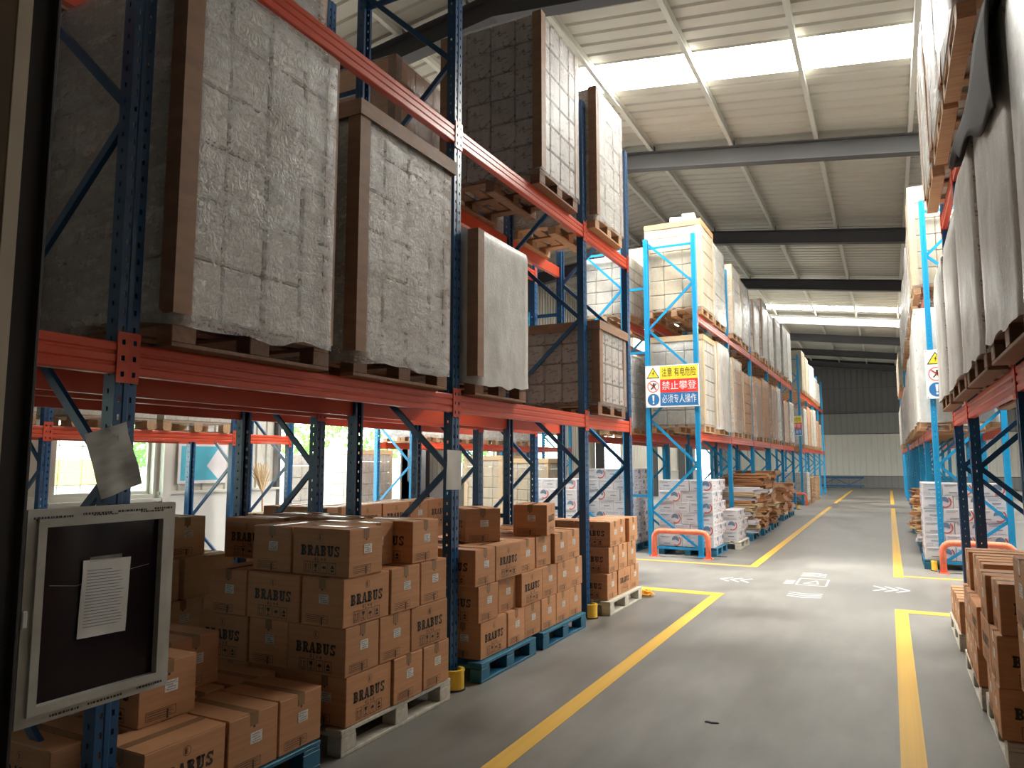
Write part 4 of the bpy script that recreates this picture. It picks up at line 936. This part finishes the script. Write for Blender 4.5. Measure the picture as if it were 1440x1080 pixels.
foot_guard(-2.82, 32.0, 'most distant yellow foot guard on the left')
foot_guard(.56, 12.66, 'yellow foot guard beside the right orange guard', -1)
# strap heap
s = empty('strap_heap', (-2.66, 8.72, 0), 'heap of bright orange-yellow strap on the floor by the carton stack', 'strap'); rnd = random.Random(4)
for k in range(6):
    pts = []; a0 = rnd.random() * 6; R = rnd.uniform(.04, .085)
    for i in range(15): a = a0 + i * .45; pts.append((R * math.cos(a) + rnd.uniform(-.012, .012), R * 1.2 * math.sin(a) + rnd.uniform(-.012, .012), .012 + k * .009 + .012 * abs(math.sin(i * 1.1 + k))))
    obj('strap_loop', MB().tube(pts, .010, 6).mesh('strap_loop', 'rope', True), (0, 0, 0), 0, s)
# floor debris
def debris(x, y, label, pts): obj('debris', MB().prism(pts, 'z', .0005, .006).mesh('debris', 'rubber'), (x, y, 0), label=label, cat='debris', group='dark scraps on the floor')
debris(-1.05, 4.75, 'small dark scrap on the bare floor right of the yellow line', [(-.04, -.008), (0, -.014), (.045, .0), (.03, .012), (.0, .004), (-.03, .012)])
debris(-2.62, 12.85, 'flattened dark scrap on the floor beside the left guard', [(-.09, -.03), (.0, -.05), (.12, -.01), (.1, .04), (0, .03), (-.08, .03)])

# ------------------------------------------------------------------ warning signs
def sign(x0, z1, y, label, W=.95, H=.74):
    """faces -y; local origin at its top left corner"""
    s = empty('warning_sign', (x0, y, z1 - H), label, 'sign', 'rack-end warning signs'); e = -.004
    obj('panel', bx(0, W, 0, .006, 0, H, 'sign_white'), (0, 0, 0), 0, s)
    h3 = (H - .05) / 3; xs = .265
    for k, mm in enumerate(('sign_blue', 'sign_red', 'sign_yellow')):
        mb = MB(); rect(mb, xs, W - .022, .022 + k * (h3 + .003), .022 + k * (h3 + .003) + h3, -.001); obj('colour_band', mb.mesh('colour_band', mm), (0, 0, 0), 0, s)
    cz = [.022 + k * (h3 + .003) + h3 / 2 for k in range(3)]
    def word(body, mm, k, size, bold):
        me = cached(('sg', body), lambda: to_wall(text_mesh(body, size, mm, bold=bold, name='characters')))
        wd = max(v.co.x for v in me.vertices) - min(v.co.x for v in me.vertices); sc = (W - xs - .085) / wd
        obj('characters', me, ((xs + W - .022) / 2, -.002, cz[k] - .004), 0, s, scale=(sc, 1, 1))
    word('注意 有电危险', 'sign_black', 2, .165, 0); word('禁止攀登', 'sign_white', 1, .165, 0); word('必须专人操作', 'sign_white', 0, .165, 0)
    c = .14
    mb = MB(); mb.poly([(c - .115, -.001, cz[2] - .085), (c + .115, -.001, cz[2] - .085), (c, -.001, cz[2] + .105)], 0); mb.poly([(c - .094, -.002, cz[2] - .073), (c + .094, -.002, cz[2] - .073), (c, -.002, cz[2] + .082)], 1)
    mb.poly([(c + .012, -.003, cz[2] + .04), (c - .018, -.003, cz[2] - .008), (c, -.003, cz[2] - .008), (c - .01, -.003, cz[2] - .055), (c + .022, -.003, cz[2] + .006), (c + .004, -.003, cz[2] + .006), (c + .024, -.003, cz[2] + .04)], 0)
    obj('hazard_symbol', mb.mesh('hazard_symbol', ['sign_black', 'sign_yellow']), (0, 0, 0), 0, s)
    mb = MB(); ring(mb, c, cz[1], .092, .104, -.001, 28, 0)
    mb.quad((c - .072, -.003, cz[1] + .064), (c - .064, -.003, cz[1] + .072), (c + .072, -.003, cz[1] - .064), (c + .064, -.003, cz[1] - .072), 0)
    disc(mb, c + .012, cz[1] + .045, .016, -.002, 10, 1); mb.poly([(c - .012, -.002, cz[1] - .015), (c + .03, -.002, cz[1] - .015), (c + .03, -.002, cz[1] + .028), (c - .012, -.002, cz[1] + .028)], 1)
    for a, b_ in (((-.012, .02), (-.05, .05)), ((.03, .02), (.055, .055)), ((-.006, -.015), (-.04, -.05)), ((.024, -.015), (.05, -.055))): stroke2 = mb.bar((c + a[0], -.002, cz[1] + a[1]), (c + b_[0], -.002, cz[1] + b_[1]), .001, .016, 1)
    obj('no_climbing_symbol', mb.mesh('no_climbing_symbol', ['sign_red', 'sign_black']), (0, 0, 0), 0, s)
    mb = MB(); disc(mb, c, cz[0], .106, -.001, 30, 0); mb.poly([(c - .019, -.002, cz[0] + .075), (c - .011, -.002, cz[0] - .03), (c + .011, -.002, cz[0] - .03), (c + .019, -.002, cz[0] + .075)], 1); disc(mb, c, cz[0] - .06, .016, -.002, 12, 1)
    obj('mandatory_symbol', mb.mesh('mandatory_symbol', ['sign_blue', 'sign_white']), (0, 0, 0), 0, s)
    for px, pz in ((.02, .02), (W - .02, .02), (.02, H - .02), (W - .02, H - .02)): obj('rivet', cached('rivet', lambda: MB().tube([(0, -.003, 0), (0, 0, 0)], .007, 8).mesh('rivet', 'steel_grey')), (px, 0, pz), 0, s)
sign(-3.79, 3.29, 12.62, 'full warning sign with yellow, red and blue bands on the left rack end')
sign(.555, 3.28, 12.62, 'warning sign half hidden by wrapped loads on the right rack end')
sign(-3.75, 3.3, 29.2, 'small distant warning sign on the last left rack end')

# ------------------------------------------------------------------ foreground left: column, framed board, papers
c = empty('steel_column', (-2.68, 1.43, 0), 'dark open steel column at the left edge of the picture', 'column')
obj('near_flange', MB().bbox(-.15, 0, -.052, 0, 0, 7.7, .004).mesh('near_flange', ['col_brown']), (0, 0, 0), 0, c)
obj('flange_edge', bx(0, .006, -.05, -.002, 0, 7.7, 'col_beige'), (0, 0, 0), 0, c)
obj('web', bx(-.12, -.105, 0, .088, 0, 7.7, 'col_shade'), (0, 0, 0), 0, c)
obj('far_flange', MB().bbox(-.15, 0, .088, .1, 0, 7.7, .002).mesh('far_flange', 'col_shade'), (0, 0, 0), 0, c)
obj('web', bx(-.05, -.035, 0, .088, 0, 7.7, 'col_shade'), (0, 0, 0), 0, c)

# board hangs in the plane x = -2.70, y 1.545..2.135, z .685..1.43
b0 = empty('framed_board', (-2.72, 1.545, .685), 'dark glass board in a dirty white frame with a sheet of paper', 'board'); W_, H_ = .60, .745
def ringbox(x0, x1, o, w, m, name):
    mb = MB()
    for s_ in ((o, W_ - o, o, o + w), (o, W_ - o, H_ - o - w, H_ - o), (o, o + w, o + w, H_ - o - w), (W_ - o - w, W_ - o, o + w, H_ - o - w)): mb.box(x0, x1, s_[0], s_[1], s_[2], s_[3])
    return mb.mesh(name, m)
obj('outer_frame', ringbox(-.02, .022, 0, .04, 'upvc', 'outer_frame'), (0, 0, 0), 0, b0)
obj('inner_bead', ringbox(-.01, .034, .034, .03, 'upvc', 'inner_bead'), (0, 0, 0), 0, b0)
mb = MB()
for z in (.0, H_ - .0):
    pass
obj('glass_face', bx(-.006, .004, .05, W_ - .05, .05, H_ - .05, 'dark_glass'), (0, 0, 0), 0, b0)
obj('glass_scratch', MB().tube([(.0052, .10, .47), (.0052, .2, .455), (.0052, .3, .475), (.0052, .5, .50)], .0008, 5).mesh('glass_scratch', 'paper_grey'), (0, 0, 0), 0, b0)
rnd = random.Random(11); mb = MB()
for (ya, yb, z) in ((.02, .16, .715), (.2, .31, .72), (.34, .46, .722), (.5, .585, .724), (.03, .13, .709), (.24, .34, .712), (.44, .54, .714), (.12, .22, .016), (.26, .40, .018), (.46, .57, .022)):
    y = ya
    while y < yb:
        w = rnd.uniform(.004, .012); mb.box(.0221, .0226, y, y + w, z - .004, z + .004); y += w + rnd.uniform(.002, .005)
obj('frame_print', mb.mesh('frame_print', 'ink'), (0, 0, 0), 0, b0)
obj('latch', MB().bbox(.022, .036, -.004, .014, .34, .40, .003).mesh('latch', 'steel_white'), (0, 0, 0), 0, b0)
def sheet_mesh(w, h, nw, nh, bend, m, name='sheet', seed=0):
    mb = MB(); t = .0012
    for side in (0, 1):
        for i in range(nw + 1):
            for j in range(nh + 1):
                u, v = i / nw, j / nh; mb.v.append((bend * noise.noise((u * 2 + seed, v * 2, 0)) + (t if side else 0), u * w, v * h))
    k = (nw + 1) * (nh + 1)
    for i in range(nw):
        for j in range(nh):
            a = i * (nh + 1) + j; q = (a, a + 1, a + nh + 2, a + nh + 1)
            mb.f.append(q); mb.mi.append(0); mb.f.append(tuple(k + x for x in reversed(q))); mb.mi.append(0)
    return mb.mesh(name, m, True)
p = empty('notice_sheet', (-2.71, 1.755, .945), 'white typed sheet taped to the dark glass of the framed board', 'paper')
obj('sheet', sheet_mesh(.195, .285, 6, 8, .004, 'paper'), (0, 0, 0), 0, p, rot=(-.03, 0, 0))
mb = MB(); z = .245
while z > .03:
    mb.quad((.0062, .015, z), (.0062, .015 + (.10 if z > .24 else rnd.uniform(.11, .165)), z), (.0062, .015 + (.10 if z > .24 else .15), z + .0032), (.0062, .015, z + .0032)); z -= .0115
obj('typed_lines', mb.mesh('typed_lines', 'ink_grey'), (0, 0, 0), 0, p, rot=(-.03, 0, 0))
obj('tape_strip', bx(.0062, .0068, .03, .16, .278, .296, 'film_thin'), (0, 0, 0), 0, p)
p = empty('hanging_sheet', (-2.80, 1.90, 1.45), 'grey creased sheet hanging askew on the nearest blue upright', 'paper')
obj('sheet', sheet_mesh(.185, .27, 8, 10, .016, 'paper_grey', seed=3), (0, -.02, .0), 0, p, rot=(.32, 0, 0))
obj('tie', MB().tube([(-.02, .02, .30), (.012, .0, .27), (.014, .03, .235), (-.02, .05, .30)], .0018, 5).mesh('tie', 'white_card'), (0, 0, 0), 0, p)
p = empty('taped_sheet', (-2.845, 4.52, 1.40), 'pale sheet taped to the middle blue upright', 'paper')
obj('sheet', sheet_mesh(.18, .285, 4, 6, .006, 'paper'), (.012, -.02, 0), 0, p, rot=(-.03, 0, -.08))

# ------------------------------------------------------------------ stuff near the left wall and outside
wrapped('blue-white wrapped load standing in the doorway, left one', -11.6, -10.5, 10.95, 11.85, -.02, 1.75, 'c_white', 'film_thin', 7, 3, 3, 1, None, seed=200, palm='wood')
wrapped('blue-white wrapped load with brown corners in the doorway', -11.4, -10.3, 12.75, 14.0, -.02, 1.85, 'c_white', 'film_thin', 7, 3, 3, 1, 'kraft_pale', cap='kraft_pale', seed=201, palm='wood')
for k, (a, b_) in enumerate(((12.4, 13.5), (13.6, 14.7), (15.0, 16.1), (16.3, 17.4))):
    wrapped('%s load on the wall rack past the doorway' % ('first', 'second', 'third', 'fourth')[k], -9.38, -8.35, a, b_, 2.0, (2.9, 3.3, 3.2, 3.1)[k], 'c_pale', 'film', 5, 3, 3, 0, None, seed=210 + k)
for k, (xa, xb, a, b_, h) in enumerate(((-8.28, -7.35, 13.9, 14.85, 1.72), (-7.25, -6.3, 13.95, 14.9, 1.66))):
    wrapped('cream wrapped load on the floor before the wall rack, %s one' % ('left', 'right')[k], xa, xb, a, b_, 0, h, 'c_cream', 'film_thin', 7, 4, 4, 1, 'kraft_pale', cap='kraft_pale', seed=220 + k)
for k, (a, b_) in enumerate(((2.5, 3.6), (3.7, 4.8), (5.2, 6.3), (6.4, 7.5))):
    wrapped('%s load on the wall rack before the window' % ('first', 'second', 'third', 'fourth')[k], -9.38, -8.35, a, b_, 2.0, (3.0, 2.9, 2.8, 2.7)[k], 'c_white', 'film_thin', 4, 3, 3, 0, None, seed=230 + k)
# stacked packs outside the window
def pack_pile(x, y, label, cols):
    g = empty('goods_pile', (x, y, -.02), label, 'goods')
    for j in range(8):
        for i in range(4):
            mm = cols[j % len(cols)]; obj('pack', cached(('pk', mm), lambda: MB().bbox(-.3, .3, -.24, .24, 0, .27, .01).mesh('pack', mm)), (random.uniform(-.02, .02), i * .5, j * .28), 0, g)
pack_pile(-15.6, 6.2, 'pile of pale and teal packs outside the near window, left', ['teal_pack', 'white_card', 'white_card', 'teal_pack', 'white_card', 'yellow_pack', 'white_card', 'white_card'])
pack_pile(-16.0, 9.3, 'pile of yellow and white packs outside the near window, right', ['white_card', 'teal_pack', 'teal_pack', 'white_card', 'yellow_pack', 'yellow_pack', 'white_card', 'white_card'])
# poster on the wall sheet
po = empty('wall_poster', (WL + .01, 7.95, 1.25), 'blue and white poster on the wall right of the window', 'poster')
obj('poster_sheet', bx(0, .004, 0, .95, 0, .7, 'white_card'), (0, 0, 0), 0, po)
mb = MB(); mb.poly([(.0045, .05, .05), (.0045, .8, .05), (.0045, .55, .28), (.0045, .8, .6), (.0045, .05, .6)]); obj('poster_print', mb.mesh('poster_print', 'teal_pack'), (0, 0, 0), 0, po)
# trees and a van in the yard
def tree(x, y, h, r, label, seed):
    t = empty('tree', (x, y, -.02), label, 'tree', 'trees beyond the yard'); rnd = random.Random(seed)
    obj('trunk', MB().tube([(0, 0, 0), (.05, .02, h * .5), (0, 0, h * .85)], [.14, .1, .04], 8).mesh('trunk', 'bark', True), (0, 0, 0), 0, t)
    mb = MB()
    for k in range(1500):
        a = rnd.random() * 2 * PI; u = rnd.uniform(-1, 1); rr = r * rnd.uniform(.55, 1) ** .5; s = rnd.uniform(.08, .16)
        c_ = Vector((rr * math.cos(a) * math.sqrt(1 - u * u), rr * math.sin(a) * math.sqrt(1 - u * u), h * .68 + rr * u * .9)); d1 = Vector((rnd.uniform(-1, 1), rnd.uniform(-1, 1), rnd.uniform(-1, 1))).normalized() * s; d2 = d1.orthogonal().normalized() * s * .6
        mb.poly([c_ - d1, c_ + d2, c_ + d1, c_ - d2])
    tag(obj('foliage', mb.mesh('foliage', 'leaf'), (0, 0, 0), 0, t), kind='stuff')
tree(-21, 21.6, 5.2, 2.2, 'leafy green tree seen through the doorway, left one', 1); tree(-20, 26.6, 5.6, 2.4, 'leafy green tree seen through the doorway, right one', 2); tree(-19, 31.8, 5.2, 2.3, 'leafy green tree seen through the far windows', 3); tree(-22, 16.8, 4.6, 2.0, 'smaller green tree beyond the white van', 5)
v = empty('parked_van', (-15.0, 13.9, -.02), 'white van parked in the bright yard outside the doorway', 'van', rz=math.radians(70))
prof = [(-1.9, .35), (1.9, .35), (1.95, .75), (1.25, .95), (.75, 1.55), (-1.8, 1.6), (-1.95, .9)]
obj('body', MB().prism([(p_[0], p_[1]) for p_ in prof], 'y', -.8, .8).mesh('body', 'car_white'), (0, 0, 0), 0, v)
for s_ in (-1, 1):
    mb = MB(); mb.poly([(-1.5, s_ * .803, 1.0), (.95, s_ * .803, 1.0), (.62, s_ * .803, 1.46), (-1.5, s_ * .803, 1.46)]); obj('side_window', mb.mesh('side_window', 'dark_glass'), (0, 0, 0), 0, v)
    for xw in (-1.2, 1.2): obj('wheel', MB().tube([(xw, s_ * .72, .33), (xw, s_ * .83, .33)], .32, 18).mesh('wheel', 'tyre'), (0, 0, 0), 0, v)
mb = MB(); mb.poly([(1.22, -.7, .985), (1.22, .7, .985), (.80, .66, 1.50), (.80, -.66, 1.50)]); o_ = obj('windscreen', mb.mesh('windscreen', 'dark_glass'), (.012, 0, .008), 0, v)
# broom leaning by the doorway post and hanging scraps of film
br = empty('broom', (-9.55, 9.35, 0), 'straw broom standing head up against the wall by the doorway', 'broom')
obj('handle', MB().tube([(0, 0, .01), (-.1, .05, 1.1)], .014, 8).mesh('handle', 'wood'), (0, 0, 0), 0, br)
mb = MB(); rnd = random.Random(9)
for k in range(60): mb.tube([(-.1, .05, 1.08), (-.14 + rnd.uniform(-.08, .08), .05 + rnd.uniform(-.2, .2), 1.5 + rnd.uniform(-.1, .1))], .006, 4)
tag(obj('bristles', mb.mesh('bristles', 'kraft_pale'), (0, 0, 0), 0, br), kind='stuff')
hs = empty('hanging_film', (-8.392, 8.3, 1.28), 'scrap of clear film hanging from the wall rack by the doorway', 'plastic film')
mb = MB()
for i in range(9):
    for j in range(9): mb.v.append((.04 * noise.noise((i * .5, j * .4, 2)), (i - 4) * .05 * (1 - .05 * j) + .03 * noise.noise((i * .3, j * .6, 5)), .62 - j * .075))
for i in range(8):
    for j in range(8): a = i * 9 + j; mb.f.append((a, a + 1, a + 10, a + 9)); mb.mi.append(0)
obj('film_scrap', mb.mesh('film_scrap', 'film_thin', True), (.02, 0, 0), 0, hs)
# dismantled rack parts lying against the far wall
f_ = empty('spare_truss', (-3.0, 49.9, 0), 'spare blue ladder frame lying on edge at the end wall', 'frame')
for z in (.12, .62): obj('upright', MB().bbox(-1.6, 1.6, -.03, .03, z - .05, z + .05, .004).mesh('upright', 'blue'), (0, 0, 0), 0, f_)
for k in range(4): obj('brace', MB().bar((-1.5 + k * .75, 0, .17 if k % 2 else .57), (-.75 + k * .75, 0, .57 if k % 2 else .17), .03, .04).mesh('brace', 'blue'), (0, 0, 0), 0, f_)
for k in range(4): obj('leg', bx(-.03, .03, -.03, .03, 0, .07, 'blue'), (-1.4 + k * .93, 0, 0), 0, f_)
